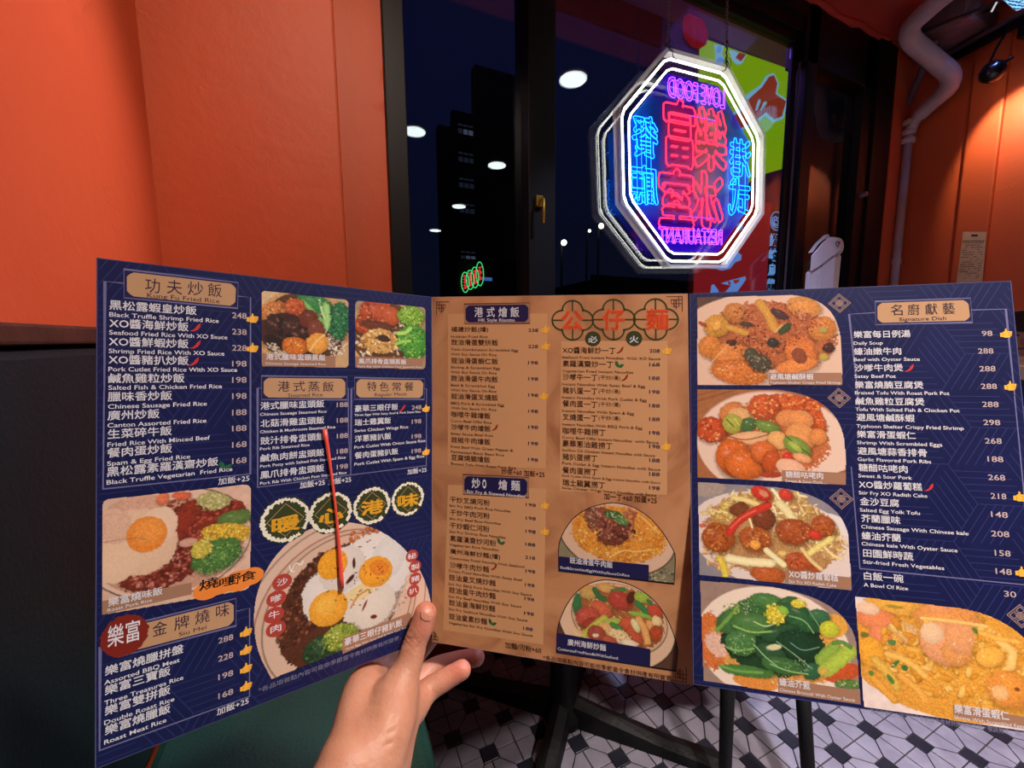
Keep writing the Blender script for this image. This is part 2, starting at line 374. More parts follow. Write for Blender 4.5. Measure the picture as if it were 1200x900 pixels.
('B','b',3.2,0,'With Soy Sauce On Rice',17.5,96.9,40.3),
('B','b',3.2,0,'Curry Beef Offal Rice',17.5,107.9,36.2),
('B','b',3.2,0,'Satay Sauce Beef Rice',17.5,118.8,37.4),
('B','b',3.2,0,'Fried Beef With Green Pepper &',17.5,130.1,54.7),
('B','b',3.2,0,'Fermented Black Bean Rice',17.5,134.4,46.8),
('B','b',3.2,0,'Braised Tofu With Roast Pork Rice',17.5,144.5,57.2),
('B','v',4.0,1,'238',85.3,30.1,8.3),
('B','v',4.0,1,'228',85.2,43.5,8.3),
('B','v',4.0,1,'198',85.1,56.9,8.3),
('B','v',4.0,1,'198',85.1,70.3,8.3),
('B','v',4.0,1,'198',85.0,83.8,8.3),
('B','v',4.0,1,'198',84.9,97.1,8.3),
('B','v',4.0,1,'198',84.9,110.2,8.2),
('B','v',4.0,1,'198',84.8,123.5,8.2),
('B','v',4.0,1,'198',84.7,136.8,8.2),
('B','b',5.0,1,'炒底+60 加飯+25',62.0,149.4,36.2),
('B','w',8.6,2,'炒',36.0,163.0,7.6),
('B','w',8.6,2,'燴',59.4,162.4,7.6),
('B','w',8.6,2,'麵',70.1,162.2,7.5),
('B','w',8,1,'。',45.4,162.6,3.5),
('B','w',4.0,1,'Stir Fry & Stewed Noodles',31.6,167.4,50.3),
('B','b',5.2,1,'干炒叉燒河粉',16.7,176.7,35.3),
('B','b',5.2,1,'干炒牛肉河粉',16.7,187.7,35.1),
('B','b',5.2,1,'干炒蝦仁河粉',16.7,198.7,34.9),
('B','b',5.2,1,'素羅漢齋炒河粉',16.7,209.7,40.5),
('B','b',5.2,1,'廣州海鮮炒麵(燴)',16.7,220.9,44.0),
('B','b',5.2,1,'沙嗲牛肉炒麵',16.6,232.2,34.5),
('B','b',5.2,1,'豉油皇叉燒炒麵',15.7,242.7,41.0),
('B','b',5.2,1,'豉油皇牛肉炒麵',15.7,253.4,40.9),
('B','b',5.2,1,'豉油皇海鮮炒麵',15.7,264.0,40.6),
('B','b',5.2,1,'豉油皇素炒麵',15.7,275.5,33.5),
('B','b',3.2,0,'Stir Fry BBQ Pork Rice Noodles',16.3,180.4,53.4),
('B','b',3.2,0,'Stir Fry Beef Rice Noodles',16.3,191.5,45.0),
('B','b',3.2,0,'Stir Fry Shrimp Rice Noodles',16.3,202.5,48.9),
('B','b',3.2,0,'Vegetarian Rice Noodles',16.3,213.4,43.1),
('B','b',3.2,0,'Cantonese Fried Noodle With Seafood',16.2,224.7,64.9),
('B','b',3.2,0,'Crispy Fried Noodles With Satay Beef',15.3,235.7,64.2),
('B','b',3.2,0,'Stir Fry BBQ Pork Noodles With Soy Sauce',15.3,246.9,71.7),
('B','b',3.2,0,'Stir Fry Beef Noodles With Soy Sauce',15.3,257.4,63.1),
('B','b',3.2,0,'Stir Fry Seafood Noodles With Soy Sauce',15.3,268.0,68.2),
('B','b',3.2,0,'Vegetarian Stir Fry Noodles With Soy Sauce',15.2,279.5,72.4),
('B','v',4.0,1,'198',82.6,174.0,8.3),
('B','v',4.0,1,'198',82.5,184.9,8.3),
('B','v',4.0,1,'198',82.3,195.7,8.3),
('B','v',4.0,1,'188',82.0,206.3,8.3),
('B','v',4.0,1,'218',81.8,217.0,8.3),
('B','v',4.0,1,'198',82.1,228.1,8.0),
('B','v',4.0,1,'198',81.5,239.3,8.0),
('B','v',4.0,1,'198',81.1,250.7,8.0),
('B','v',4.0,1,'198',80.8,262.5,8.0),
('B','v',4.0,1,'188',79.9,274.9,8.0),
('B','b',5.0,1,'加麵/河粉+60',64.6,291.9,30.1),
('B','b',3.7,0,'*各品項餐點內容可能依季節當令食材供應有所變更',96.3,296.2,98.5),
('B','o',17,3,'公',112.5,29.1,18.2),
('B','o',17,3,'仔',145.4,28.6,17.4),
('B','o',17,3,'麵',178.9,28.5,16.7),
('B','w',5.6,2,'必',134.1,38.8,7.5),
('B','w',5.6,2,'火',166.2,38.5,7.0),
('B','b',5.4,1,'XO醬海鮮炒一丁',113.6,47.5,42.0),
('B','b',5.4,1,'素羅漢齋炒一丁',113.5,58.5,40.2),
('B','b',5.4,1,'沙嗲牛一丁',113.5,69.3,27.9),
('B','b',5.4,1,'豬扒蛋一丁',113.4,80.3,27.9),
('B','b',5.4,1,'餐肉蛋一丁',113.3,90.9,27.8),
('B','b',5.4,1,'叉燒蛋一丁',113.2,101.9,27.8),
('B','b',5.4,1,'咖哩牛雜撈丁',113.2,112.9,34.1),
('B','b',5.4,1,'豪華蔥油雞撈丁',113.1,123.2,39.3),
('B','b',5.4,1,'豬扒蛋撈丁',113.0,133.9,27.6),
('B','b',5.4,1,'餐肉蛋撈丁',112.9,144.8,27.8),
('B','b',5.4,1,'瑞士雞翼撈丁',112.9,154.7,33.5),
('B','b',4.2,0,'(干炒/湯)',142.1,68.8,16.8),
('B','b',4.2,0,'(干炒/湯)',142.0,79.6,16.8),
('B','b',4.2,0,'(干炒/湯)',142.0,90.1,16.8),
('B','b',4.2,0,'(干炒/湯)',141.9,100.9,16.7),
('B','b',3.2,0,'Seafood Fried Instant Noodles  With XO Sauce',113.2,51.7,76.2),
('B','b',3.2,0,'Vegetarian Fried Instant Noodles',113.1,62.8,55.8),
('B','b',3.2,0,'Instant Noodles With Satay Beef & Egg',113.0,73.5,64.9),
('B','b',3.2,0,'Instant Noodles With Pork Cutlet & Egg',112.9,84.3,66.0),
('B','b',3.2,0,'Instant Noodles With Spam & Egg',112.9,95.1,56.4),
('B','b',3.2,0,'Instant Noodles With BBQ Pork & Egg',112.8,106.1,62.6),
('B','b',3.2,0,'Curry Beef Offal Instant Noodles  with Sauce',112.7,116.7,74.7),
('B','b',3.2,0,'Scallion Oil Chicken Instant Noodles with Sauce',112.7,127.0,71.8),
('B','b',3.2,0,'Pork Cutlet & Egg Instant Noodles with Sauce',112.6,137.6,75.9),
('B','b',2.7,0,'Pork Cutlet With Spam & Egg Instant Noodles with Sauce',112.5,147.5,75.8),
('B','b',3.2,0,'Swiss Chicken Wings Instant Noodles with Sauce',112.5,157.5,72.7),
('B','v',4.2,1,'208',181.2,45.9,7.8),
('B','v',4.2,1,'168',181.1,56.6,7.8),
('B','v',4.2,1,'188',180.9,67.2,7.8),
('B','v',4.2,1,'198',180.8,77.9,7.8),
('B','v',4.2,1,'188',180.7,88.6,7.8),
('B','v',4.2,1,'188',180.6,99.1,7.8),
('B','v',4.2,1,'198',180.5,109.8,7.8),
('B','v',4.2,1,'198',180.4,120.3,7.8),
('B','v',4.2,1,'188',180.3,131.0,7.8),
('B','v',4.2,1,'188',180.1,141.7,7.8),
('B','v',4.2,1,'198',180.0,152.4,7.8),
('B','b',5.2,1,'加一丁+60 加蛋+25',145.5,163.1,40.1),
('B','w',5.4,2,'豉油滑蛋牛肉飯',118.2,216.6,33.6),
('B','w',3.2,0,'Beef&ScrambledEggWithSoySauceOnRice',110.7,221.6,53.7),
('B','w',5.4,2,'廣州海鮮炒麵',116.0,281.9,30.0),
('B','w',3.4,0,'CantoneseFriedNoodleWithSeafood',108.1,286.8,47.0),
('C','d',8.4,0,'名',137.2,22.9,7.3),
('C','d',8.4,0,'廚',147.6,23.0,7.4),
('C','d',8.4,0,'獻',158.3,23.0,7.3),
('C','d',8.4,0,'藝',168.8,23.0,7.2),
('C','d',4.0,0,'Signature Dish',142.1,27.2,28.4),
('C','w',5.6,2,'樂富每日例湯',112.9,39.5,35.4),
('C','w',3.7,1,'Daily Soup',112.6,44.5,18.4),
('C','w',5.6,2,'蠔油嫩牛肉',112.5,52.3,29.5),
('C','w',3.7,1,'Beef with Oyster Sauce',112.2,56.8,40.7),
('C','w',5.6,2,'沙嗲牛肉煲',112.3,64.6,30.1),
('C','w',3.7,1,'Satay Beef Pot',112.0,69.3,25.7),
('C','w',5.6,2,'樂富燒腩豆腐煲',112.0,77.2,41.9),
('C','w',3.7,1,'Braised Tofu With Roast Pork Pot',111.8,81.5,57.1),
('C','w',5.6,2,'鹹魚雞粒豆腐煲',111.8,89.3,42.0),
('C','w',3.7,1,'Tofu With Salted Fish & Chicken Pot',111.5,93.7,62.5),
('C','w',5.6,2,'避風塘鹹酥蝦',111.9,101.1,35.5),
('C','w',3.7,1,'Typhoon Shelter Crispy Fried Shrimp',111.6,105.9,63.9),
('C','w',5.6,2,'樂富滑蛋蝦仁',111.7,113.4,35.6),
('C','w',3.7,1,'Shrimp With Scrambled Eggs',111.4,117.8,51.1),
('C','w',5.6,2,'避風塘蒜香排骨',111.5,125.4,41.7),
('C','w',3.7,1,'Garlic Flavored Pork Ribs',111.2,129.8,44.1),
('C','w',5.6,2,'糖醋咕咾肉',111.5,137.2,29.7),
('C','w',3.7,1,'Sweet & Sour Pork',111.2,141.5,32.2),
('C','w',5.6,2,'XO醬炒蘿蔔糕',111.2,149.1,37.8),
('C','w',3.7,1,'Stir Fry XO Radish Cake',110.9,153.5,40.8),
('C','w',5.6,2,'金沙豆腐',111.3,161.1,23.5),
('C','w',3.7,1,'Salted Egg Yolk Tofu',111.0,165.5,35.7),
('C','w',5.6,2,'芥蘭臘味',111.6,172.8,23.4),
('C','w',3.7,1,'Chinese Sausage With Chinese kale',111.3,177.1,62.2),
('C','w',5.6,2,'蠔油芥蘭',111.3,184.8,23.2),
('C','w',3.7,1,'Chinese kale With Oyster Sauce',111.0,188.8,55.6),
('C','w',5.6,2,'田園鮮時蔬',111.6,196.6,29.6),
('C','w',3.7,1,'Stir-fried Fresh Vegetables',111.3,201.1,47.1),
('C','w',5.6,2,'白飯一碗',111.3,212.0,23.3),
('C','w',3.7,1,'A Bowl Of Rice',111.0,216.6,26.0),
('C','p',4.4,1,'98',190.4,39.4,6.1),
('C','p',4.4,1,'288',187.4,52.0,8.7),
('C','p',4.4,1,'288',187.3,64.6,9.1),
('C','p',4.4,1,'288',187.3,77.0,9.0),
('C','p',4.4,1,'288',187.1,89.6,9.2),
('C','p',4.4,1,'298',186.9,102.1,9.4),
('C','p',4.4,1,'268',186.9,114.8,9.3),
('C','p',4.4,1,'188',187.5,127.1,8.7),
('C','p',4.4,1,'268',186.9,139.4,9.4),
('C','p',4.4,1,'218',187.5,151.8,8.5),
('C','p',4.4,1,'148',186.8,164.0,9.1),
('C','p',4.4,1,'208',185.9,176.6,9.9),
('C','p',4.4,1,'158',187.0,189.0,8.5),
('C','p',4.4,1,'148',186.6,200.8,8.7),
('C','p',4.4,1,'30',190.1,214.8,6.4),
('C','w',4.9,2,'避風塘鹹酥蝦',56.4,70.8,29.2),
('C','w',2.8,0,'Typhoon Shelter Crispy Fried Shrimp',56.3,73.8,46.7),
('C','w',4.9,2,'糖醋咕咾肉',64.8,144.0,24.3),
('C','w',2.8,0,'Sweet & Sour Pork',64.7,147.2,24.0),
('C','w',5.4,2,'XO醬炒蘿蔔糕',64.8,215.2,30.9),
('C','w',3.2,0,'Stir Fry XO Radish Cake',64.7,218.8,29.6),
('C','w',5.6,2,'蠔油芥藍',56.6,289.4,19.2),
('C','w',3.2,0,'Chinese Broccoli With Oyster Sauce',56.7,293.0,45.5),
('C','w',6.0,2,'樂富滑蛋蝦仁',158.3,291.2,28.9),
('C','w',3.0,0,'Shrimp With Scrambled Eggs',157.9,294.4,36.5),
('C','n',3.2,0,'*各品項餐點內容可能依季節當令食材供應有所變更，敬請見諒，圖片僅供參考',109.5,298.9,96.5),
]
SHAPES=[
('A','title_plate','gold|line',2,[(11.8,5.0),(68.8,5.7),(68.5,23.3),(11.9,22.2)]),
('A','title_plate','gold|line',2,[(82.3,69.3),(139.1,70.3),(139.1,88.0),(82.3,85.8)]),
('A','title_plate','gold|line',2,[(144.7,70.7),(203.1,72.0),(202.5,89.8),(144.7,87.8)]),
('A','title_plate','gold|line',2,[(9.7,218.8),(67.6,219.5),(67.6,237.8),(9.7,236.1)]),
('B','title_plate','navy|dline',2,[(29.6,6.5),(86.8,6.0),(86.7,23.1),(29.6,23.7)]),
('B','title_plate','navy|dline',2,[(28.2,152.1),(85.2,150.2),(84.9,167.0),(28.1,169.0)]),
('C','title_plate','gold|line',2,[(127.8,11.8),(185.7,11.6),(185.7,29.4),(127.3,29.5)]),
('A','frame_line','line',1,[(11.8,13.5),(3.6,13.4),(3.5,79.0)]),
('A','frame_line','line',1,[(3.4,78.0),(3.1,135.6),(75.7,136.8),(75.9,15.0),(68.7,14.9)]),
('A','frame_line','line',1,[(82.3,77.8),(80.0,77.8),(80.0,146.7),(141.6,146.7),(139.9,111.2),(140.0,79.1),(139.1,79.1)]),
('A','frame_line','line',1,[(144.7,79.2),(142.3,79.2),(141.6,146.7),(204.1,147.3),(204.7,80.7),(203.0,80.4)]),
('A','frame_line','line',1,[(9.7,227.6),(2.1,227.3),(2.0,287.0),(75.2,288.5),(75.3,228.5),(67.6,228.2)]),
('C','frame_line','line',1,[(127.3,20.3),(110.7,21.0),(114.2,93.6)]),
('C','frame_line','line',1,[(107.1,134.4),(109.3,204.8),(201.2,206.3)]),
('C','frame_line','line',1,[(185.8,20.4),(205.4,20.4),(205.8,81.2)]),
('C','frame_line','line',1,[(205.7,81.6),(205.8,142.8),(205.0,173.3)]),
('B','text_panel','pan',1,[(15.0,14.8),(101.2,14.9),(99.3,141.8),(14.6,145.3)]),
('B','text_panel','pan',1,[(14.9,161.8),(99.4,158.4),(96.3,284.4),(10.4,285.4)]),
('B','text_panel','pan',1,[(112.5,37.6),(194.8,36.5),(193.1,155.6),(110.4,159.4)]),
('A','caption_band','bandt',4,[(2.8,200.9),(44.0,201.9),(44.0,209.5),(2.9,208.9)]),
('A','caption_band','bandt',4,[(82.6,53.4),(130.6,54.4),(130.6,62.6),(82.6,62.6)]),
('A','caption_band','bandt',4,[(145.4,54.0),(202.4,54.4),(200.1,63.1),(145.3,62.8)]),
('A','caption_band','bandt',4,[(135.3,270.9),(188.5,269.0),(194.4,278.7),(135.2,283.0)]),
('C','caption_band','bandt',4,[(56.0,65.4),(104.1,65.5),(103.9,74.4),(55.5,74.6)]),
('C','caption_band','bandt',4,[(62.6,138.7),(103.2,138.8),(103.2,147.2),(62.2,146.9)]),
('C','caption_band','bandt',4,[(62.8,210.2),(103.4,211.4),(103.5,219.8),(62.3,219.2)]),
('C','caption_band','bandt',4,[(56.0,284.6),(105.4,285.6),(105.6,294.2),(55.7,294.2)]),
('C','caption_band','bandt',4,[(157.7,286.1),(206.1,287.9),(205.7,295.3),(157.5,293.6)]),
('B','caption_band','navy2',4,[(109.2,211.9),(179.1,210.6),(179.0,222.4),(109.1,223.7)]),
('B','caption_band','navy2',4,[(107.2,273.3),(179.6,274.9),(179.2,288.3),(106.7,288.9)]),
]
ICONS=[
('A','thumb',77.1,29.4),
('A','thumb',77.1,49.8),
('A','thumb',204.2,97.7),
('A','thumb',204.0,135.1),
('A','thumb',73.3,243.8),
('A','thumb',73.3,256.0),
('A','thumb',73.3,268.4),
('A','thumb',73.3,280.5),
('A','chili',45.8,38.0),
('A','chili',45.8,49.1),
('A','chili',44.9,60.2),
('A','chili',182.8,96.5),
('A','leaf',61.6,128.7),
('B','thumb',99.7,28.0),
('B','thumb',99.9,41.6),
('B','thumb',98.0,82.8),
('B','thumb',98.4,171.9),
('B','thumb',98.3,193.1),
('B','thumb',194.4,44.0),
('B','thumb',192.9,118.1),
('B','chili2',56.5,110.8),
('B','chili2',55.3,226.9),
('B','chili2',159.0,44.3),
('B','chili2',162.3,66.1),
('B','leaf',61.3,205.0),
('B','leaf',53.7,272.4),
('B','leaf',158.2,55.4),
('C','thumb',204.3,37.8),
('C','thumb',203.9,74.9),
('C','thumb',203.3,149.6),
('C','thumb',200.7,198.2),
('C','chili',146.3,62.2),
('C','chili',153.0,146.5),
('C','knot',104.8,12.2),
('C','knot',101.6,84.3),
('C','knot',99.9,157.3),
('C','knot',197.9,226.2),
('B','kTL',9.5,9.4),
('B','kTR',200.9,7.2),
('B','kBL',2.7,292.3),
('B','kBR',200.4,290.7),
('B','quatrefoil',121.8,20.5),
('B','quatrefoil',154.2,20.0),
('B','quatrefoil',186.2,19.9),
('B','green_disc',137.9,35.5),
('B','green_disc',169.8,35.0),
('A','medallion',97.0,172.7),
('A','medallion',127.2,173.1),
('A','medallion',157.9,173.6),
('A','medallion',187.7,173.3),
('A','red_disc',94.8,216.3),
('A','red_disc',91.2,226.9),
('A','red_disc',89.8,238.0),
('A','red_disc',90.9,248.1),
('A','red_disc2',190.7,222.0),
('A','red_disc2',193.6,231.8),
('A','red_disc2',193.6,242.0),
('A','red_disc2',191.7,251.9),
('A','badge',12.7,224.4),
('A','orange_badge',63.1,208.1),
]
DISHES=[
('A','claypot rice with dark cured meat and broccoli',[(82.5,12.4),(82.5,11.6),(82.7,10.8),(83.1,10.3),(83.5,9.9),(84.1,9.7),(84.9,9.6),(137.2,10.1),(138.1,10.2),(138.9,10.4),(139.5,10.9),(139.9,11.5),(140.1,12.3),(140.2,13.3),(140.1,59.8),(140.0,60.7),(139.7,61.5),(139.3,62.2),(138.7,62.6),(138.0,62.9),(137.1,62.9),(85.0,62.6),(84.2,62.5),(83.6,62.3),(83.1,61.9),(82.8,61.3),(82.6,60.6),(82.5,59.7)],'c9a57a',[
 ('E',88.0,12.5,16.04,7.52,-23,'d9b98f',0.05,0.15,0),
 ('E',109.9,35.5,31.07,30.46,2,'d2a26a',0.02,0.1,0),
 ('E',109.7,35.8,28.15,27.89,2,'5b3a26',0.02,0.2,0),
 ('S',109.9,37.8,24.98,23.15,-3,120,1.54,2.85,1.5,'e8dccb d8c8b2 f2ead8 c9b59a',0.2),
 ('S',130.4,46.2,8.98,9.61,-2,90,0.81,1.63,2.4,'e8dccb d8c8b2 f2ead8 c9b59a',0.2),
 ('E',133.8,26.7,8.44,14.69,6,'2c6b45',0.2,0.3,0.4),
 ('E',116.3,15.2,12.57,6.57,11,'3d8248',0.25,0.3,0.4),
 ('L',[(108.9,14.8),(116.3,23.4),(121.6,28.9)],3.72,'7fb864',0.1),
 ('L',[(123.8,15.6),(125.5,25.0),(123.8,32.3)],5.02,'9ccf7d',0.1),
 ('L',[(119.5,12.5),(121.6,21.8),(123.3,26.4)],1.8,'b5dc96',0.1),
 ('S',133.8,26.7,7.88,14.69,6,130,0.82,1.76,1,'3a8550 2c6b45 1f4f35 58a566',0.4),
 ('S',116.3,12.8,11.55,3.58,7,60,0.67,1.34,1,'3a8550 58a566 2f6b34',0.4),
 ('E',89.9,23.4,10.01,6.72,-22,'c47a45',0.25,0.3,0.3),
 ('S',89.0,23.5,8.66,6.68,-5,40,1.24,2.89,2,'d38a50 a85c34 e3a36b',0.35),
 ('E',103.3,19.4,6.59,6.74,18,'bd5833',0.2,0.3,0.4),
 ('S',102.8,21.1,6.71,8.0,-5,30,1.08,2.58,1.6,'cf6a40 a9482b e08a55',0.4),
 ('E',88.0,38.0,6.68,10.0,20,'4b2f27',0.2,0.3,0.3),
 ('E',98.7,35.1,14.88,10.81,22,'3f2a27',0.15,0.3,0.35),
 ('S',99.7,36.2,13.93,10.27,19,55,1.49,3.62,1.9,'2e1f20 5b3c34 4a2c28 7a5548',0.5),
 ('E',112.0,27.2,6.24,7.04,29,'6d3427',0.2,0.3,0.4),
 ('E',117.3,35.0,5.89,8.22,-4,'7b4030',0.2,0.3,0.4),
 ('E',92.8,45.6,9.82,3.34,26,'2f201f',0.1,0.2,0.3),
 ('E',103.2,47.9,8.58,6.64,7,'d0712b',0.15,0.25,0.35),
 ('S',102.7,47.4,7.08,5.13,-2,26,0.86,1.93,1.5,'ea9440 b95a22 f4b062',0.5),
 ('E',118.1,45.0,7.53,8.2,31,'e6a048',0.12,0.2,0.3),
 ('L',[(113.0,50.4),(117.3,43.3),(122.7,38.3)],1.55,'f4c57a',0.1),
 ('S',89.9,50.1,5.91,3.28,32,30,0.72,1.24,2,'e8dccb d8c8b2 f2ead8 c9b59a',0.2),
]),
('A','clay pot rice with spareribs, chicken feet and broccoli',[(145.5,13.2),(145.6,12.3),(145.8,11.5),(146.3,10.8),(146.9,10.4),(147.6,10.1),(148.6,10.0),(200.2,9.9),(201.4,10.0),(202.3,10.3),(203.0,10.8),(203.5,11.5),(203.8,12.4),(203.9,13.5),(203.7,60.1),(203.6,61.2),(203.3,62.1),(202.7,62.8),(202.0,63.2),(201.1,63.5),(199.9,63.6),(148.4,63.2),(147.5,63.1),(146.7,62.8),(146.1,62.4),(145.7,61.7),(145.4,60.9),(145.3,59.9)],'a88e78',[
 ('E',171.4,36.8,31.8,30.37,-3,'d8aa6c',0.02,0.1,0),
 ('E',171.4,36.8,28.82,27.79,-3,'6b432a',0.02,0.2,0),
 ('S',168.8,40.8,23.15,19.3,-3,70,1.54,2.83,2,'e8dccb d8c8b2 f2ead8 c9b59a',0.2),
 ('E',162.5,19.5,14.73,11.78,16,'b3502f',0.15,0.35,0.4),
 ('S',163.8,19.4,16.23,10.37,5,60,1.52,3.81,1.5,'c6603a 9d4026 d9845a 8a3520',0.5),
 ('E',151.4,29.2,7.21,6.3,60,'b04a2a',0.2,0.3,0.4),
 ('E',174.1,19.8,7.88,7.8,-5,'bb5a35',0.2,0.3,0.4),
 ('S',151.4,27.9,6.06,7.5,-4,20,1.23,2.7,1.5,'c6603a 9d4026 d9845a',0.5),
 ('E',162.5,28.4,13.69,3.61,6,'6b3a2a',0.2,0.3,0.3),
 ('E',165.0,41.0,13.9,10.27,2,'dcab66',0.15,0.3,0.35),
 ('S',164.4,42.3,15.83,10.21,-3,70,1.52,3.56,1.6,'e8c07c c8924e f2d49a b57f42',0.45),
 ('E',167.5,38.9,5.71,2.85,7,'4a3026',0.3,0.4,0.2),
 ('E',190.9,18.4,11.81,8.69,-5,'7fae3c',0.2,0.35,0.45),
 ('E',192.9,39.7,13.24,14.73,-3,'4e9a3c',0.18,0.35,0.5),
 ('S',190.9,18.4,11.11,8.02,-5,80,1.09,2.18,1,'a5cc4e 7fae3c 5b8f35 c4dd70',0.5),
 ('S',192.9,41.0,12.54,14.73,-3,150,1.09,2.32,1,'4e9a3c 2f7238 78b848 9ccf5a',0.5),
 ('L',[(179.3,33.8),(186.0,33.4),(190.2,29.1)],3.43,'a8d86a',0.1),
 ('L',[(177.9,43.0),(184.6,40.0),(190.1,39.8)],2.89,'98cc5c',0.1),
]),
('A','roast meat rice with fried egg, beans and broccoli',[(3.0,146.0),(3.0,144.7),(3.3,143.7),(3.7,142.9),(4.3,142.3),(5.1,142.0),(6.0,141.9),(71.9,143.7),(73.1,143.8),(74.1,144.3),(74.9,145.0),(75.5,146.0),(75.9,147.2),(76.0,148.7),(75.7,210.7),(75.6,212.2),(75.2,213.4),(74.7,214.3),(73.9,214.9),(72.8,215.3),(71.6,215.3),(5.9,209.2),(4.9,209.0),(4.2,208.6),(3.6,207.9),(3.2,207.1),(2.9,206.0),(2.9,204.7)],'dfb9a2',[
 ('E',36.0,174.4,40.57,34.18,3,'3a2a28',0.01,0,0),
 ('E',36.0,174.4,39.94,33.36,3,'e6c2ac',0.01,0.04,0),
 ('E',36.0,176.5,36.67,29.53,3,'c99780',0.02,0.1,0),
 ('E',16.4,153.4,16.23,10.92,-16,'d9a890',0.1,0.2,0.1),
 ('E',40.8,168.4,14.72,19.79,24,'7c3326',0.15,0.3,0.2),
 ('E',29.0,189.8,19.06,11.44,-9,'74301f',0.12,0.3,0.2),
 ('E',60.9,161.0,12.95,8.76,-1,'8a3828',0.15,0.3,0.2),
 ('S',36.0,164.3,11.26,18.27,12,120,1.25,2.5,1.4,'8f3f2c 7a2f22 a8523c c06a50',0.45),
 ('E',40.8,161.2,5.04,13.13,17,'8a3424',0.1,0.3,0.3),
 ('S',59.1,158.5,11.14,7.63,-2,90,1.16,2.31,1.3,'96382a 7c2a20 b4523e',0.45),
 ('S',47.3,169.8,5.08,9.36,12,50,0.93,1.85,1.2,'96382a b4523e',0.4),
 ('S',31.3,189.4,16.24,11.52,-12,230,1.41,2.81,1.5,'8b3b2d 6e2a22 a3503f c3786a 5b211c',0.55),
 ('E',42.4,175.9,4.78,2.74,1,'d3a08c',0.1,0.1,0.1),
 ('E',29.8,145.9,3.11,4.01,10,'e07a52',0.1,0.1,0.3),
 ('E',39.1,145.5,4.86,2.56,10,'d8694a',0.2,0.2,0.3),
 ('E',55.7,151.5,9.08,5.66,21,'b7b070',0.2,0.3,0.3),
 ('S',54.8,152.4,8.25,5.82,10,70,0.76,1.52,2,'d2c886 a39a5c 8fa05a e0d8a0',0.3),
 ('E',67.1,165.4,9.74,5.55,-1,'5e7a3e',0.2,0.3,0.4),
 ('E',62.7,174.2,13.55,6.45,12,'d9b13c',0.2,0.3,0.3),
 ('S',61.8,175.1,13.83,6.32,18,120,0.87,1.75,1,'e8c648 c99a2e f0d870 b8892a',0.45),
 ('E',57.4,187.9,14.0,10.58,-14,'4f7a3e',0.15,0.35,0.4),
 ('S',57.4,190.1,13.13,8.93,-18,170,0.86,1.63,1,'4f7a3e 3b6334 6f9a4a 88ad55',0.45),
 ('E',48.9,181.6,5.14,6.26,14,'c9b84a',0.2,0.3,0.4),
 ('S',49.8,181.8,5.16,6.27,14,50,0.84,1.49,1,'d9c85a a8a344 e6d674',0.4),
 ('E',18.6,170.4,17.79,21.03,-26,'e9c3a4',0.08,0.06,0.08),
 ('E',27.5,162.5,9.29,11.95,12,'efcdb0',0.1,0.05,0.05),
 ('E',10.1,177.9,10.82,14.33,14,'edc8a8',0.08,0.05,0.05),
 ('E',7.9,158.4,8.12,10.72,-16,'e3b79c',0.15,0.12,0.05),
 ('E',22.6,166.4,9.4,10.93,-6,'ee8e3a',0.04,0.05,0.1),
 ('E',23.7,164.7,7.34,7.87,-1,'f39a48',0.05,0.04,0.1),
 ('L',[(3.2,166.8),(9.3,166.8),(15.7,166.8),(22.3,169.1)],0.4,'b97a58',0.1),
]),
('A','large plate of rice with three fried eggs and satay beef',[(88.2,282.2),(82.2,266.5),(80.2,259.2),(78.8,251.9),(78.0,244.6),(77.7,237.5),(78.0,230.6),(78.8,223.9),(80.3,217.6),(82.2,211.5),(84.8,205.9),(87.8,200.7),(91.4,196.1),(95.5,191.9),(100.1,188.4),(105.1,185.5),(110.6,183.3),(116.5,181.9),(122.6,181.2),(129.1,181.3),(135.8,182.3),(142.7,184.1),(149.6,186.8),(156.6,190.4),(163.5,194.8),(170.3,200.1),(176.7,206.1),(182.9,212.9),(188.5,220.4),(193.7,228.4),(198.2,236.9),(202.0,245.8),(205.0,254.9),(207.2,264.1),(208.5,273.3),(209.0,269.5),(208.5,277.3),(190.0,278.0)],'d9b9a4',[
 ('E',135.6,252.9,69.64,73.93,18,'dcbca8',0.004,0.03,0),
 ('E',135.6,252.9,67.02,72.19,18,'4a2e2a',0.004,0,0),
 ('E',135.6,252.9,66.33,71.49,18,'dcbca8',0.004,0.03,0),
 ('E',135.6,251.2,58.79,62.63,18,'8e4a3e',0.004,0,0),
 ('E',135.6,251.2,57.92,61.76,18,'d6b49e',0.004,0.03,0),
 ('E',136.5,249.7,54.04,57.85,18,'4a2e2a',0.004,0,0),
 ('E',136.5,249.7,53.34,57.15,18,'d9b8a4',0.004,0.03,0),
 ('E',137.3,246.5,44.51,52.37,18,'d8b7a0',0.02,0.05,0),
 ('E',135.6,246.0,43.75,47.79,27,'56301f',0.05,0.3,0.1),
 ('S',113.5,232.2,15.24,36.12,28,240,1.6,3.19,1.4,'6a3a28 4a261a 8a5038 3c1f16',0.5),
 ('S',160.0,199.1,20.19,7.35,11,60,2.18,4.35,1.4,'b8643a 9a4c2a cf8050',0.5),
 ('E',172.7,241.1,12.03,34.42,21,'b0998c',0.1,0.3,0.1),
 ('S',170.8,249.9,16.35,26.32,26,130,1.3,2.42,2.2,'c9b8ac a8968a ddd0c6 8a7a70',0.2),
 ('E',159.9,224.6,30.1,28.29,33,'e4dcd8',0.1,0.06,0.1),
 ('E',122.8,236.7,15.03,20.78,-17,'e2d9d4',0.12,0.06,0.1),
 ('E',135.7,218.1,16.7,17.5,33,'ddd3cc',0.1,0.06,0.1),
 ('E',156.2,252.6,20.09,17.86,-3,'dfd4c8',0.1,0.08,0.1),
 ('E',170.9,218.3,14.04,19.54,23,'dcd6d4',0.12,0.08,0.1),
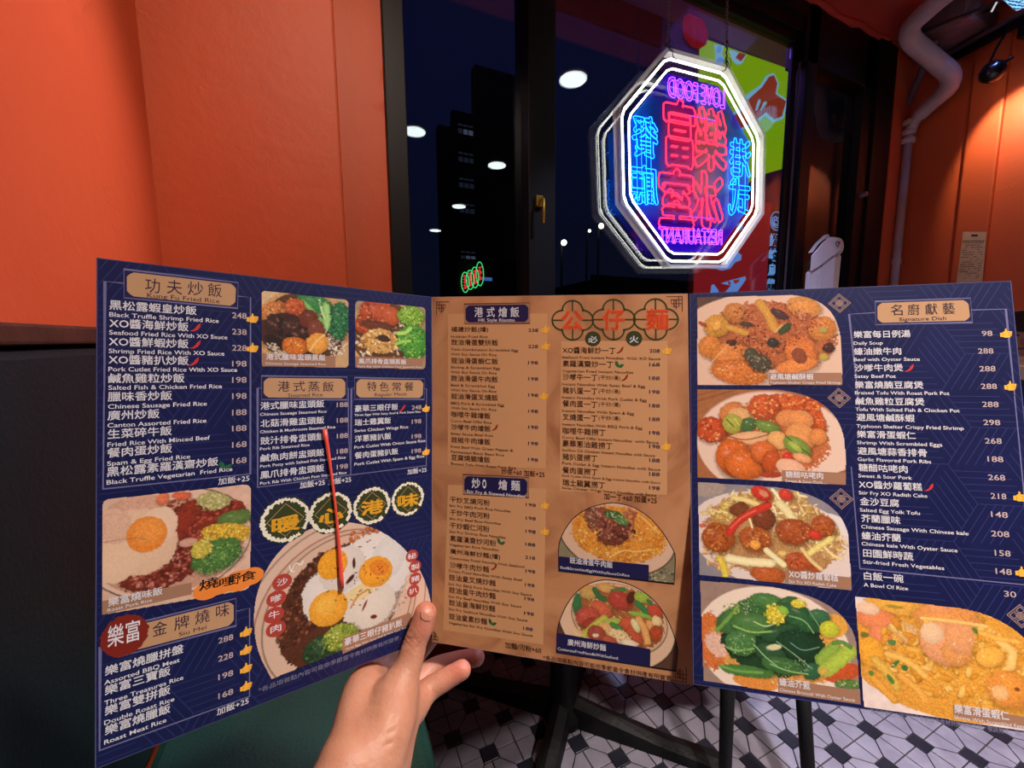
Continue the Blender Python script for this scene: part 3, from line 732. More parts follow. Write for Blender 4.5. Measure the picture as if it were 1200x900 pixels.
 ('E',149.2,239.6,12.79,5.93,-10,'e8cf9c',0.1,0.08,0),
 ('E',128.4,212.7,10.59,11.29,-1,'eaa32e',0.05,0.06,0.15),
 ('E',160.8,227.1,13.71,11.98,33,'eba030',0.05,0.06,0.2),
 ('E',163.5,224.7,8.52,5.7,32,'e2852a',0.06,0.06,0.1),
 ('E',125.4,244.8,14.13,12.95,42,'eca634',0.04,0.05,0.2),
 ('E',123.5,242.1,7.48,7.34,42,'f2b64a',0.06,0.04,0.1),
 ('S',145.8,224.4,23.13,31.95,15,46,0.7,1.57,2.2,'5a1e16 7a3020 3c1410',0.1),
 ('E',141.0,227.5,1.57,4.25,46,'4a1a14',0.2,0,0),
 ('E',143.8,215.9,1.15,4.13,-1,'4a1a14',0.2,0,0),
 ('E',158.8,262.5,2.65,1.63,19,'6a1c14',0.1,0,0),
 ('E',151.8,251.2,0.96,4.41,27,'8a3a20',0.1,0,0),
 ('L',[(141.5,249.6),(145.8,242.1),(154.5,239.4)],1.55,'c98a48',0.1),
 ('E',121.1,275.2,13.32,11.09,30,'28462c',0.2,0.35,0.4),
 ('E',133.9,269.7,13.14,10.07,10,'8fa03c',0.15,0.3,0.4),
 ('S',121.1,275.2,12.57,10.14,21,80,1.14,2.28,1,'28462c 3a6038 1d3522 50783e',0.5),
 ('S',133.9,269.7,12.81,9.52,10,90,1.18,2.36,1,'a8b84c 8a9a3a c2cc6a 6f8434',0.5),
 ('L',[(100.1,210.1),(103.8,204.5),(106.7,207.8),(108.2,204.9)],0.77,'f6f0ea',0.1),
 ('L',[(100.1,210.1),(99.3,205.8)],0.61,'f6f0ea',0.1),
 ('L',[(100.1,210.1),(102.5,211.1)],0.61,'f6f0ea',0.1),
 ('L',[(184.4,206.6),(187.3,210.1),(189.9,213.6),(189.3,216.9)],0.97,'f6f0ea',0.1),
]),
('B','oval plate of scrambled egg topped with beef and scallion',[(108.9,223.8),(109.3,206.6),(109.6,202.4),(110.7,198.6),(112.1,195.0),(113.6,191.6),(115.4,188.4),(117.4,185.4),(119.5,182.5),(121.8,179.9),(124.4,177.5),(127.1,175.3),(130.0,173.3),(133.1,171.4),(136.4,169.8),(139.8,168.4),(143.5,167.2),(147.3,166.1),(151.3,165.3),(153.2,165.1),(156.5,165.2),(159.6,165.5),(162.6,166.0),(165.6,166.7),(168.5,167.6),(171.3,168.8),(174.0,170.2),(176.6,171.8),(179.1,173.6),(181.6,175.6),(183.9,177.9),(186.2,180.4),(188.4,183.1),(190.5,185.9),(192.6,189.1),(194.5,192.4),(196.4,195.9),(198.2,199.7),(198.6,204.5),(197.5,222.8)],'8c8468',[
 ('S',188.2,217.4,10.4,5.86,-7,60,0.77,1.91,2,'5c6b4c c9bda0 3c4434 a89878',0.3),
 ('E',154.0,189.6,45.31,31.71,7,'3a2420',0.003,0,0),
 ('E',154.0,189.3,44.54,30.9,7,'e2bda2',0.004,0.03,0),
 ('E',155.5,189.5,36.35,21.83,2,'e79a3e',0.1,0.25,0.2),
 ('S',155.9,192.4,35.84,18.27,2,260,1.38,2.97,2.2,'f2b254 e08f30 f7c878 d47c28 eda548',0.45),
 ('L',[(164.9,170.6),(175.4,174.6),(182.0,181.8),(186.7,185.3)],1.57,'f5b860',0.1),
 ('L',[(167.7,174.3),(175.3,181.5),(179.1,187.0)],1.37,'e99040',0.1),
 ('L',[(149.9,208.1),(159.7,201.0),(169.4,201.9),(180.9,198.7)],1.19,'f7c470',0.1),
 ('E',147.2,179.3,18.33,9.32,13,'8e4f3c',0.2,0.35,0.3),
 ('E',152.0,190.8,12.1,7.87,-16,'7c4334',0.2,0.35,0.3),
 ('S',150.1,183.0,19.15,11.4,15,120,1.39,2.99,1.5,'9a5a46 7a4032 b5735c 5c2e26 c48a74',0.5),
 ('S',163.9,174.7,6.53,6.22,38,40,1.18,2.56,1.5,'a85a44 c07a60',0.5),
 ('S',135.2,177.4,6.06,7.1,-5,40,0.81,1.82,2,'6a4434 c9ae92 8e6a54',0.3),
 ('E',152.2,174.3,6.8,3.06,5,'3f6a3a',0.3,0.3,0.3),
 ('E',159.0,178.6,5.15,2.92,32,'5c8a4c',0.3,0.3,0.3),
 ('S',155.1,176.0,8.53,4.15,21,50,0.59,1.29,1.5,'5f9450 3f6a3a 9cbf80 d6e2b8',0.4),
]),
('B','bowl of fried noodles with meat slices and vegetables',[(106.7,289.1),(107.9,271.3),(108.9,266.2),(110.3,261.9),(111.8,257.8),(113.5,254.0),(115.2,250.5),(117.2,247.1),(119.2,244.0),(121.4,241.2),(123.7,238.5),(126.1,236.1),(128.6,234.0),(131.3,232.1),(134.1,230.4),(137.0,229.0),(140.0,227.7),(143.2,226.8),(146.4,226.0),(148.9,226.0),(153.2,226.0),(157.3,226.3),(161.2,226.8),(165.0,227.7),(168.5,228.8),(171.9,230.2),(175.0,231.8),(178.1,233.7),(180.9,235.9),(183.5,238.3),(186.0,241.0),(188.3,244.0),(190.4,247.2),(192.4,250.7),(194.1,254.4),(195.8,258.4),(197.2,262.7),(198.5,267.2),(199.5,272.9),(198.2,288.4)],'5f3f30',[
 ('E',153.4,258.5,45.26,36.51,7,'3a2420',0.003,0,0),
 ('E',153.4,258.2,44.57,35.63,7,'ecc9a8',0.004,0.03,0),
 ('E',155.8,255.7,36.74,27.73,4,'5b3c38',0.003,0,0),
 ('E',155.8,255.4,36.15,27.1,4,'e6bd98',0.004,0.05,0),
 ('E',155.8,254.5,34.0,24.87,2,'a8683c',0.1,0.3,0.1),
 ('S',155.8,255.7,32.82,23.62,2,120,1.2,2.4,3,'dca85c b8803c f0cc88',0.3),
 ('E',123.7,247.9,3.38,8.34,7,'3f7a48',0.1,0.2,0.3),
 ('E',131.8,235.7,8.47,3.79,3,'d9a050',0.2,0.2,0.3),
 ('E',146.4,232.6,7.13,3.5,3,'dca862',0.2,0.2,0.3),
 ('E',133.0,238.7,6.19,4.31,-7,'c9a860',0.2,0.2,0.3),
 ('L',[(137.9,235.0),(141.5,240.6),(145.1,241.3)],4.41,'3c6f40',0.1),
 ('L',[(151.2,234.4),(160.7,232.0)],3.14,'4a8048',0.1),
 ('E',157.1,241.0,9.17,7.35,13,'b5483a',0.12,0.25,0.35),
 ('E',142.6,250.2,8.52,6.52,30,'d2694a',0.1,0.2,0.3),
 ('E',131.6,256.7,9.72,7.26,-27,'c05844',0.1,0.25,0.35),
 ('E',134.0,261.3,6.47,3.5,-27,'a84436',0.1,0.3,0.3),
 ('E',165.4,237.4,2.91,5.1,25,'5b2c1c',0.1,0.2,0.3),
 ('E',173.6,236.3,5.97,4.18,3,'a0b84a',0.1,0.2,0.3),
 ('L',[(170.1,241.6),(174.7,244.6),(177.0,247.8)],4.75,'3c8048',0.1),
 ('L',[(166.5,249.3),(173.5,249.5),(180.4,250.9)],3.33,'8ab648',0.1),
 ('L',[(178.2,238.1),(181.7,241.2)],2.59,'3f7a48',0.1),
 ('E',183.4,245.8,5.32,5.23,13,'c4503a',0.12,0.2,0.3),
 ('L',[(129.0,271.8),(136.4,263.4),(145.0,256.0)],4.92,'c2c050',0.1),
 ('E',150.4,258.3,7.46,2.84,-18,'b4c058',0.1,0.15,0.3),
 ('L',[(151.0,260.0),(156.9,262.8)],3.86,'4a9048',0.1),
 ('E',162.3,258.4,4.77,5.5,-27,'cf6040',0.1,0.2,0.3),
 ('E',168.1,265.9,4.99,7.96,-28,'c75a3a',0.1,0.25,0.3),
 ('L',[(171.1,253.5),(175.7,261.2),(177.3,269.3)],5.45,'e8ab68',0.1),
 ('E',168.7,258.6,2.74,5.7,-27,'e4d9a0',0.1,0.1,0.3),
 ('E',179.8,257.0,2.92,4.59,-23,'e8a868',0.1,0.15,0.3),
 ('E',184.4,253.3,3.95,4.05,-8,'f0d49c',0.35,0.2,0.4),
 ('E',183.8,262.4,4.52,6.11,2,'b8502e',0.1,0.3,0.3),
 ('E',146.1,264.4,6.19,4.44,29,'e8b474',0.1,0.2,0.3),
 ('E',156.8,268.8,8.55,5.59,12,'eed09a',0.3,0.25,0.4),
 ('S',156.8,268.8,7.98,5.08,12,40,0.96,1.68,1,'f7e2b8 e0b878',0.4),
 ('E',138.8,269.1,7.18,6.28,2,'a8523e',0.15,0.3,0.3),
 ('E',138.2,270.7,2.46,1.47,-9,'f4dcc8',0.2,0,0),
 ('L',[(121.7,266.8),(126.6,271.0),(130.2,274.1)],1.49,'e8c07c',0.1),
 ('L',[(121.0,269.3),(125.3,274.2)],1.24,'f0d090',0.1),
 ('E',148.4,272.5,5.91,3.0,1,'b85840',0.2,0.3,0.3),
 ('E',163.9,272.6,6.95,2.47,1,'f0dcc0',0.2,0.1,0.3),
]),
('C','crispy fried shrimp with minced garlic on a white plate',[(5.3,75.0),(5.7,3.6),(74.5,4.6),(77.4,5.1),(80.2,5.7),(82.8,6.5),(85.3,7.4),(87.6,8.5),(89.7,9.7),(91.7,11.1),(93.6,12.6),(95.3,14.2),(96.8,16.0),(98.2,17.9),(99.5,20.0),(100.6,22.2),(101.6,24.6),(102.4,27.1),(103.1,29.7),(103.7,32.5),(104.1,35.4),(104.4,38.5),(104.5,41.6),(104.4,65.4),(103.8,74.6)],'5b4034',[
 ('E',51.7,49.6,68.86,48.15,1,'e2bea8',0.01,0.03,0),
 ('E',16.7,30.7,6.22,10.44,1,'d8b29a',0.3,0.1,0),
 ('E',58.0,36.3,43.16,26.99,7,'b5643a',0.12,0.3,0.1),
 ('E',19.9,27.3,9.4,9.2,-21,'c98f38',0.12,0.25,0.35),
 ('E',14.5,44.6,8.3,9.19,-10,'cf7f38',0.12,0.3,0.35),
 ('E',33.4,17.3,8.86,7.96,24,'c07a3c',0.12,0.3,0.35),
 ('E',28.7,50.5,13.51,10.02,-27,'d08040',0.1,0.3,0.35),
 ('E',34.5,65.2,20.02,9.53,9,'cc7434',0.1,0.35,0.35),
 ('E',80.9,14.4,11.65,7.79,20,'cf8a44',0.1,0.25,0.35),
 ('E',92.7,31.5,9.06,9.8,25,'c87c3a',0.1,0.3,0.35),
 ('E',78.8,50.0,10.84,13.86,-27,'d2763a',0.08,0.25,0.35),
 ('E',74.7,59.8,14.45,5.42,-13,'dd8646',0.08,0.25,0.3),
 ('E',93.0,46.9,6.52,6.55,1,'b0643a',0.15,0.3,0.3),
 ('E',76.8,52.2,4.88,6.46,-22,'8a4a30',0.1,0.3,0.2),
 ('S',58.2,27.3,29.53,19.22,7,420,0.74,1.69,1.3,'a8502f c06a42 8a3c26 d08c60 6f2f20',0.5),
 ('S',48.9,44.0,19.79,10.14,1,200,0.74,1.58,1.3,'a8502f 8a3c26 d08c60 5b2a20',0.5),
 ('S',35.5,65.2,17.98,6.72,6,90,0.85,1.69,1.4,'d98c4c b8642e e8a668',0.4),
 ('S',81.6,24.6,14.37,7.79,13,110,0.72,1.44,1.2,'b25a3c d8906c 903f2c',0.5),
 ('L',[(50.7,9.9),(56.5,19.2),(60.1,29.6)],6.65,'c99240',0.1),
 ('L',[(27.1,28.1),(34.2,31.2),(40.2,33.6)],5.0,'c99440',0.1),
 ('E',19.9,27.3,3.16,4.57,24,'e0a850',0.2,0.2,0.3),
 ('L',[(61.0,33.0),(66.0,28.6)],2.31,'d0a060',0.1),
 ('E',67.9,30.9,6.22,2.65,-43,'3c4a2c',0.3,0.3,0.3),
 ('E',43.8,50.7,4.77,5.06,1,'4a4a34',0.2,0.3,0.4),
 ('E',59.3,41.9,4.43,3.56,18,'33302c',0.2,0.3,0.5),
 ('E',49.6,57.4,8.95,6.64,23,'4a4438',0.3,0.4,0.4),
 ('E',41.3,26.8,4.55,2.05,13,'4a3c2c',0.3,0.3,0.3),
 ('E',64.3,19.5,7.15,3.28,36,'4a2c2c',0.3,0.3,0.4),
 ('E',30.4,41.4,4.06,2.28,1,'4a2420',0.3,0.3,0.4),
 ('E',96.3,46.4,4.01,3.62,-22,'4a2622',0.2,0.3,0.5),
 ('E',92.8,53.4,3.35,3.04,1,'b59a48',0.2,0.2,0.3),
 ('E',93.5,32.7,3.37,2.42,1,'a89a50',0.3,0.2,0.3),
 ('S',49.6,57.4,8.95,6.08,23,50,0.52,1.05,2,'c9b48c 8a7a5a 2f2a24',0.2),
 ('E',9.5,25.9,3.7,1.59,34,'a84a2c',0.3,0.2,0),
 ('L',[(16.4,56.1),(27.9,42.5)],0.87,'e0a862',0.1),
]),
('C','sweet and sour pork with pineapple and green pepper',[(4.6,146.8),(5.0,78.5),(62.6,78.6),(66.4,79.2),(70.1,79.9),(73.5,80.7),(76.7,81.7),(79.8,82.8),(82.6,84.1),(85.3,85.5),(87.8,87.0),(90.1,88.7),(92.2,90.5),(94.1,92.4),(95.9,94.5),(97.5,96.7),(98.9,99.0),(100.1,101.5),(101.1,104.1),(102.0,106.8),(102.7,109.7),(103.3,112.7),(103.6,115.8),(104.0,128.1),(103.2,147.4)],'a56a42',[
 ('L',[(4.7,87.8),(31.3,79.2)],1.08,'8a5430',0.1),
 ('L',[(4.7,83.3),(21.2,78.7)],0.86,'8a5430',0.1),
 ('E',55.8,119.5,51.82,40.11,4,'c9a894',0.004,0,0),
 ('E',55.7,120.0,51.14,39.56,4,'e8c9b6',0.006,0.03,0),
 ('E',101.7,146.5,11.69,8.38,-39,'a0623c',0.05,0.1,0),
 ('E',55.9,115.2,38.02,27.92,7,'c77042',0.15,0.25,0.1),
 ('E',29.0,95.2,9.37,6.37,-33,'cc8048',0.15,0.2,0.3),
 ('E',35.9,98.4,8.86,5.49,10,'dca870',0.1,0.15,0.2),
 ('E',66.2,88.1,17.11,6.49,2,'c9582a',0.2,0.3,0.4),
 ('E',84.0,90.0,5.54,6.42,11,'c05026',0.2,0.3,0.4),
 ('E',87.2,101.6,4.68,11.47,-13,'c65a2c',0.2,0.3,0.4),
 ('S',75.6,88.0,17.8,5.38,5,60,1.41,2.81,1.2,'d66a34 b84a22 e08a50',0.5),
 ('S',87.2,101.6,4.19,11.5,-10,40,1.18,2.36,1.2,'d66a34 b84a22 e08a50',0.5),
 ('E',51.7,91.6,10.64,9.6,5,'c2562c',0.12,0.25,0.5),
 ('S',51.7,91.6,9.21,7.62,-1,36,1.44,3.08,1.2,'d8743e b04a24 e69458',0.5),
 ('E',14.7,109.9,11.14,9.92,-2,'c04e28',0.15,0.25,0.5),
 ('S',14.7,109.9,9.62,8.82,-2,40,1.48,3.17,1.2,'d06236 a84220 e68a5a',0.5),
 ('E',67.7,99.9,8.04,6.43,-1,'d88a50',0.1,0.15,0.3),
 ('E',76.1,100.8,8.39,6.93,22,'dc8f54',0.08,0.15,0.3),
 ('E',75.7,113.5,10.38,9.4,38,'de9658',0.06,0.1,0.25),
 ('E',86.8,113.2,5.53,6.26,33,'d98a4c',0.12,0.15,0.3),
 ('E',29.8,105.1,6.96,7.66,-1,'a8a848',0.12,0.2,0.4),
 ('L',[(25.9,101.9),(30.7,107.3)],1.05,'5c6e2a',0.1),
 ('L',[(30.9,100.7),(34.7,106.1)],0.94,'c8c868',0.1),
 ('L',[(37.6,108.2),(40.7,102.7)],4.13,'4f7046',0.1),
 ('E',53.2,106.7,9.57,4.33,15,'6e8a3c',0.1,0.2,0.5),
 ('E',40.6,105.9,4.88,6.53,21,'4a6a3c',0.2,0.2,0.4),
 ('E',40.4,115.7,14.76,4.83,-8,'e3b082',0.08,0.1,0.25),
 ('L',[(27.6,115.0),(38.4,117.9),(56.0,112.0)],0.83,'8a4a2c',0.1),
 ('E',60.6,116.6,6.38,7.12,-43,'e0a868',0.08,0.15,0.3),
 ('E',73.1,121.0,10.35,6.06,38,'7d9440',0.06,0.15,0.4),
 ('L',[(65.4,112.8),(72.7,119.9),(81.7,126.9)],0.8,'3f5a28',0.1),
 ('E',71.8,121.0,5.69,2.29,41,'a8b850',0.1,0.1,0.3),
 ('E',30.3,131.1,12.59,14.76,-18,'cc6428',0.08,0.2,0.5),
 ('E',37.1,136.2,13.49,10.76,14,'d06a2c',0.08,0.2,0.5),
 ('E',50.8,126.0,8.64,8.51,-2,'cf6a34',0.08,0.2,0.5),
 ('E',55.4,132.2,5.65,8.53,20,'bc5426',0.12,0.2,0.4),
 ('E',66.8,129.1,3.75,3.78,-2,'c23a28',0.05,0.1,0.6),
 ('E',76.1,129.2,6.41,3.16,18,'e0a070',0.1,0.1,0.3),
 ('E',68.5,136.9,10.14,6.33,20,'e6b494',0.08,0.08,0.2),
 ('E',55.1,142.7,7.59,2.1,-3,'a8442a',0.2,0.2,0.2),
 ('S',32.3,128.9,8.85,11.83,-2,14,0.41,0.92,1,'f8d8b8',0),
 ('S',48.4,104.7,11.64,6.49,-1,10,0.41,0.82,1,'f4f0c0',0),
]),
('C','stir-fried radish cake cubes with cabbage and red chili',[(5.4,219.0),(4.8,150.6),(54.9,151.3),(59.3,151.6),(63.5,152.1),(67.5,152.6),(71.2,153.4),(74.7,154.2),(78.0,155.2),(81.1,156.3),(84.0,157.5),(86.7,158.9),(89.2,160.4),(91.5,162.0),(93.5,163.7),(95.4,165.6),(97.1,167.6),(98.6,169.7),(99.8,172.0),(100.9,174.4),(101.8,176.9),(102.6,179.5),(103.1,182.2),(103.3,194.0),(103.6,220.0)],'8e8890',[
 ('E',9.1,154.7,15.08,6.44,-3,'a8988e',0.2,0.2,0),
 ('E',53.9,190.2,55.99,34.08,9,'e3d2cc',0.01,0.03,0),
 ('E',96.1,175.9,10.4,6.09,31,'e6dcd8',0.1,0.03,0),
 ('E',54.0,186.1,44.38,29.88,4,'b98a58',0.1,0.3,0.1),
 ('S',54.6,164.6,30.88,11.44,2,150,1.77,3.94,3.5,'e0c284 cfa860 ecd8a4 b88c48',0.35),
 ('S',18.8,171.1,11.25,9.18,-24,40,1.63,3.46,3,'dcc068 e8d48c c8a450',0.35),
 ('S',89.4,188.3,12.99,11.17,18,80,1.69,3.38,3,'e0c284 ecd49c c8a05c',0.35),
 ('S',19.3,205.4,11.38,9.5,17,50,1.8,3.6,3,'d8a860 e8c888 c88c44',0.35),
 ('L',[(55.8,153.1),(60.3,159.1),(62.0,164.1)],2.18,'f0e4b8',0.1),
 ('L',[(60.2,163.2),(65.6,169.0),(69.1,174.8)],6.08,'e4d6a0',0.1),
 ('L',[(29.8,160.9),(39.4,162.4),(46.0,165.1)],4.05,'e2cc84',0.1),
 ('L',[(54.6,163.5),(58.2,169.5),(55.9,182.9)],1.38,'ecdcb0',0.1),
 ('E',33.5,169.1,6.91,5.14,-14,'7a4426',0.2,0.3,0.3),
 ('E',49.6,175.2,8.05,8.24,-4,'7a3e26',0.12,0.3,0.4),
 ('E',18.5,191.0,11.51,10.73,-15,'a85626',0.1,0.3,0.4),
 ('E',43.5,190.0,10.71,9.36,9,'ad5a2a',0.1,0.3,0.4),
 ('E',68.9,182.9,11.84,9.16,1,'a24e28',0.1,0.3,0.45),
 ('E',88.0,177.5,7.86,7.66,25,'a8562a',0.1,0.3,0.4),
 ('E',70.9,203.7,8.11,6.52,0,'b4562e',0.1,0.3,0.4),
 ('E',51.4,214.5,11.88,6.11,5,'b45c2c',0.12,0.3,0.4),
 ('E',81.5,207.7,4.48,2.95,-5,'a04c28',0.2,0.3,0.3),
 ('S',18.5,191.0,9.82,9.36,-5,40,1.01,2.22,1.3,'c2703a 8f4420 d08a4c',0.35),
 ('S',43.5,190.0,9.5,7.67,-5,36,0.98,2.16,1.3,'c2703a 8f4420 d89454',0.35),
 ('S',68.9,182.9,10.58,7.58,-4,40,0.96,2.11,1.3,'bb6438 8a3e20 cf8450',0.35),
 ('S',88.0,177.5,6.55,6.13,19,26,0.94,1.89,1.3,'c2703a 8f4420',0.35),
 ('S',70.9,203.7,6.83,4.97,-5,24,0.95,1.9,1.3,'c86a40 98421f',0.35),
 ('L',[(26.4,186.2),(32.4,177.5),(42.1,170.6),(52.7,164.7)],5.62,'c23a2c',0.1),
 ('L',[(27.4,183.0),(34.3,175.2),(44.0,169.4)],1.4,'e0604a',0.1),
 ('E',48.6,156.6,7.32,5.07,28,'c43a2c',0.08,0.15,0.4),
 ('E',50.0,156.6,3.37,2.11,28,'d88a6a',0.1,0.1,0),
 ('E',64.6,156.7,5.08,4.16,36,'c8402e',0.1,0.15,0.4),
 ('E',82.4,183.9,4.4,3.26,12,'c83c28',0.1,0.15,0.4),
 ('E',7.8,182.9,3.0,1.69,-4,'c86a50',0.2,0.1,0),
 ('L',[(25.6,205.3),(38.4,206.7),(53.4,206.3)],6.16,'eadfae',0.1),
 ('L',[(50.9,197.5),(56.3,202.1),(61.7,206.6)],4.28,'e6dca8',0.1),
 ('L',[(77.4,198.2),(84.8,191.6),(92.1,186.1)],4.16,'e0cf7c',0.1),
 ('L',[(73.9,194.5),(78.2,201.1),(85.1,207.3)],2.85,'dcc080',0.1),
 ('L',[(19.3,206.4),(22.1,211.3),(23.0,217.3)],5.0,'d8c04c',0.1),
 ('L',[(88.3,192.3),(93.4,197.8),(98.6,199.3)],2.25,'e8cc90',0.1),
 ('L',[(40.1,175.9),(41.8,181.9)],1.39,'ecdcb0',0.1),
 ('E',43.5,194.1,3.69,3.34,17,'e8a24c',0.2,0.2,0.3),
 ('E',61.0,198.6,2.78,2.01,-5,'e0c070',0.2,0.1,0.2),
]),
('C','green leafy vegetable with yellow flowers in oyster sauce',[(7.3,293.3),(5.6,223.1),(53.0,222.8),(57.7,223.2),(62.2,223.7),(66.5,224.4),(70.5,225.2),(74.3,226.1),(77.9,227.1),(81.2,228.2),(84.3,229.5),(87.2,230.8),(89.8,232.3),(92.2,234.0),(94.5,235.7),(96.5,237.5),(98.2,239.5),(99.8,241.6),(101.2,243.8),(102.4,246.1),(103.3,248.6),(104.1,251.1),(104.6,253.8),(104.9,262.1),(105.6,294.2)],'9e8478',[
 ('E',51.9,262.5,49.02,39.39,1,'efdccb',0.006,0.03,0),
 ('E',13.6,265.5,10.64,19.81,-7,'d2743a',0.2,0.2,0.1),
 ('E',55.5,263.9,42.93,24.54,1,'dfa050',0.1,0.15,0.1),
 ('E',16.5,267.1,7.07,9.39,-27,'e2b8a4',0.3,0.3,0),
 ('E',41.2,289.8,14.3,4.92,4,'df9040',0.15,0.1,0),
 ('E',95.4,275.4,11.8,6.18,-23,'c8582c',0.1,0.1,0.1),
 ('E',92.4,245.0,7.48,7.91,40,'e8a848',0.1,0.1,0),
 ('E',52.0,259.6,33.31,24.66,1,'24452a',0.12,0.35,0.2),
 ('E',39.6,241.6,12.54,9.17,-17,'3c6c38',0.12,0.3,0.4),
 ('E',50.9,233.4,11.75,5.56,7,'4a7c40',0.1,0.25,0.4),
 ('E',28.2,248.8,13.25,8.32,-36,'447040',0.1,0.3,0.4),
 ('E',41.2,250.2,14.79,7.95,-2,'4c7a40',0.1,0.25,0.4),
 ('E',63.7,233.0,7.6,4.24,-22,'3a6438',0.1,0.2,0.4),
 ('E',70.6,241.9,14.53,8.07,27,'2f5c38',0.1,0.25,0.4),
 ('E',83.0,239.5,6.91,4.42,4,'3c6c48',0.15,0.2,0.4),
 ('E',57.6,254.0,12.4,5.57,-22,'2c5432',0.1,0.2,0.4),
 ('E',32.6,264.0,10.38,8.81,-7,'4a7c42',0.18,0.35,0.4),
 ('E',68.1,261.3,13.12,10.77,3,'1f3f2a',0.12,0.35,0.3),
 ('E',51.8,269.2,10.39,7.06,20,'2f5434',0.15,0.3,0.4),
 ('E',58.8,275.9,14.1,5.86,3,'3f6c38',0.15,0.3,0.4),
 ('E',36.8,282.8,18.24,3.93,0,'4a7c3c',0.2,0.3,0.3),
 ('E',77.3,277.0,6.76,5.13,-37,'2f6040',0.2,0.3,0.4),
 ('L',[(16.6,257.2),(24.4,248.3),(31.2,238.6)],2.54,'6c9c48',0.1),
 ('L',[(28.1,252.8),(39.2,256.3),(52.2,253.7)],1.35,'8ab868',0.1),
 ('L',[(41.3,248.2),(48.6,251.3),(56.0,247.5)],0.76,'c4dc9c',0.1),
 ('L',[(64.3,241.6),(74.1,243.4),(79.1,251.4)],0.94,'7cac6c',0.1),
 ('L',[(76.1,235.4),(81.1,243.5),(85.2,250.6)],0.74,'6c9c64',0.1),
 ('L',[(55.6,260.1),(64.4,265.6),(77.3,275.2)],0.75,'7ca474',0.1),
 ('L',[(23.1,268.2),(29.6,270.2),(40.8,266.8)],1.54,'78a858',0.1),
 ('L',[(40.9,263.9),(48.1,271.6),(55.2,276.4)],0.85,'8cb880',0.1),
 ('L',[(64.6,259.9),(71.6,264.7),(82.2,260.4)],0.74,'6c9880',0.1),
 ('L',[(18.2,281.5),(29.4,283.8),(46.0,282.4)],2.11,'6ca04c',0.1),
 ('L',[(51.6,275.9),(62.2,279.2),(74.6,279.3)],0.93,'8cbc74',0.1),
 ('E',53.7,264.2,4.65,1.9,-13,'d8d8a8',0.25,0.1,0),
 ('S',37.8,237.8,8.5,5.96,-6,50,0.39,0.87,1.5,'d8e0b8 a8c088 1f3f22',0.1),
 ('S',33.5,264.9,9.42,7.82,-7,50,0.38,0.86,1.5,'d0dcb0 a8c088 1c3820',0.1),
 ('S',26.4,241.1,5.75,3.99,-6,40,0.58,1.17,1.2,'e0d860 5c8c3c a8b848',0.3),
 ('S',67.7,274.6,8.07,4.74,-8,30,0.37,0.82,1.5,'c8d8b8 88a878',0.1),
 ('S',65.0,249.3,14.13,5.93,4,30,0.37,0.74,3,'4c8054 16301c',0.1),
 ('E',55.2,241.7,5.96,6.33,-36,'d8c438',0.3,0.3,0.3),
 ('S',55.2,241.7,7.37,7.83,-7,60,0.94,1.7,1.2,'f0e058 d8b830 f8f090 b8c040',0.5),
 ('E',70.4,232.7,4.52,2.92,-6,'dcc83c',0.3,0.3,0.3),
 ('S',70.4,232.7,4.52,3.41,-6,30,0.75,1.4,1.2,'f0e058 d8b830 f8f090',0.5),
 ('E',60.8,238.2,3.48,2.44,27,'8cc048',0.2,0.2,0.3),
 ('E',88.8,247.8,6.07,5.38,-27,'c4c83c',0.1,0.15,0.3),
 ('L',[(82.8,268.8),(87.3,263.5),(91.8,259.2)],7.22,'8aac44',0.1),
 ('L',[(86.0,274.9),(94.0,267.3),(100.3,260.9)],9.41,'a8c048',0.1),
 ('L',[(91.0,256.5),(96.3,254.9),(101.2,257.9)],2.7,'5c8c44',0.1),
 ('E',84.2,276.1,3.5,2.8,-8,'c8b050',0.1,0.1,0.2),
 ('E',98.5,282.3,8.57,2.95,-8,'5c8040',0.3,0.35,0.3),
 ('S',98.5,281.8,7.71,2.58,-8,30,0.53,1.23,1.8,'78a050 d8dcb0 3f6a30',0.4),
]),
('C','close-up of scrambled eggs with pink shrimp',[(107.5,295.4),(105.5,224.0),(163.3,224.8),(166.6,225.1),(169.8,225.4),(173.0,226.0),(175.9,226.6),(178.8,227.4),(181.6,228.3),(184.2,229.4),(186.7,230.6),(189.1,231.9),(191.4,233.3),(193.6,234.9),(195.7,236.6),(197.7,238.5),(199.6,240.5),(201.3,242.6),(203.0,244.8),(204.5,247.2),(206.0,249.7),(207.3,252.3),(208.5,255.0),(209.7,257.9),(210.7,260.8),(209.7,275.1),(208.2,295.8)],'f0dcd6',[
 ('E',155.5,259.2,58.53,36.64,6,'e6a23e',0.03,0.15,0.1),
 ('E',129.5,226.4,17.49,6.9,5,'e8aa48',0.15,0.2,0.3),
 ('E',157.2,232.1,18.85,8.9,-1,'e49850',0.15,0.15,0.3),
 ('E',118.0,237.8,12.79,6.91,5,'e88a58',0.1,0.1,0.3),
 ('E',133.4,244.8,10.54,6.8,4,'dcae74',0.12,0.15,0.3),
 ('E',119.5,247.6,6.7,5.8,16,'ec8c60',0.1,0.1,0.3),
 ('E',112.8,231.1,6.96,4.06,5,'efc9a8',0.1,0.1,0.2),
 ('S',161.0,259.5,47.13,25.43,6,220,2.19,5.98,2.2,'eeb04c e09a34 f4c268 e8a640 d8902c f0b858',0.3),
 ('E',112.9,259.5,8.11,10.01,-8,'f0a838',0.2,0.2,0.3),
 ('L',[(115.6,264.7),(122.2,271.4),(126.7,279.4)],6.28,'dcae4c',0.1),
 ('L',[(110.4,270.9),(117.8,280.7),(125.2,288.2)],5.25,'e0a040',0.1),
 ('L',[(122.8,259.3),(134.4,262.1),(143.5,270.5)],4.17,'ecb85c',0.1),
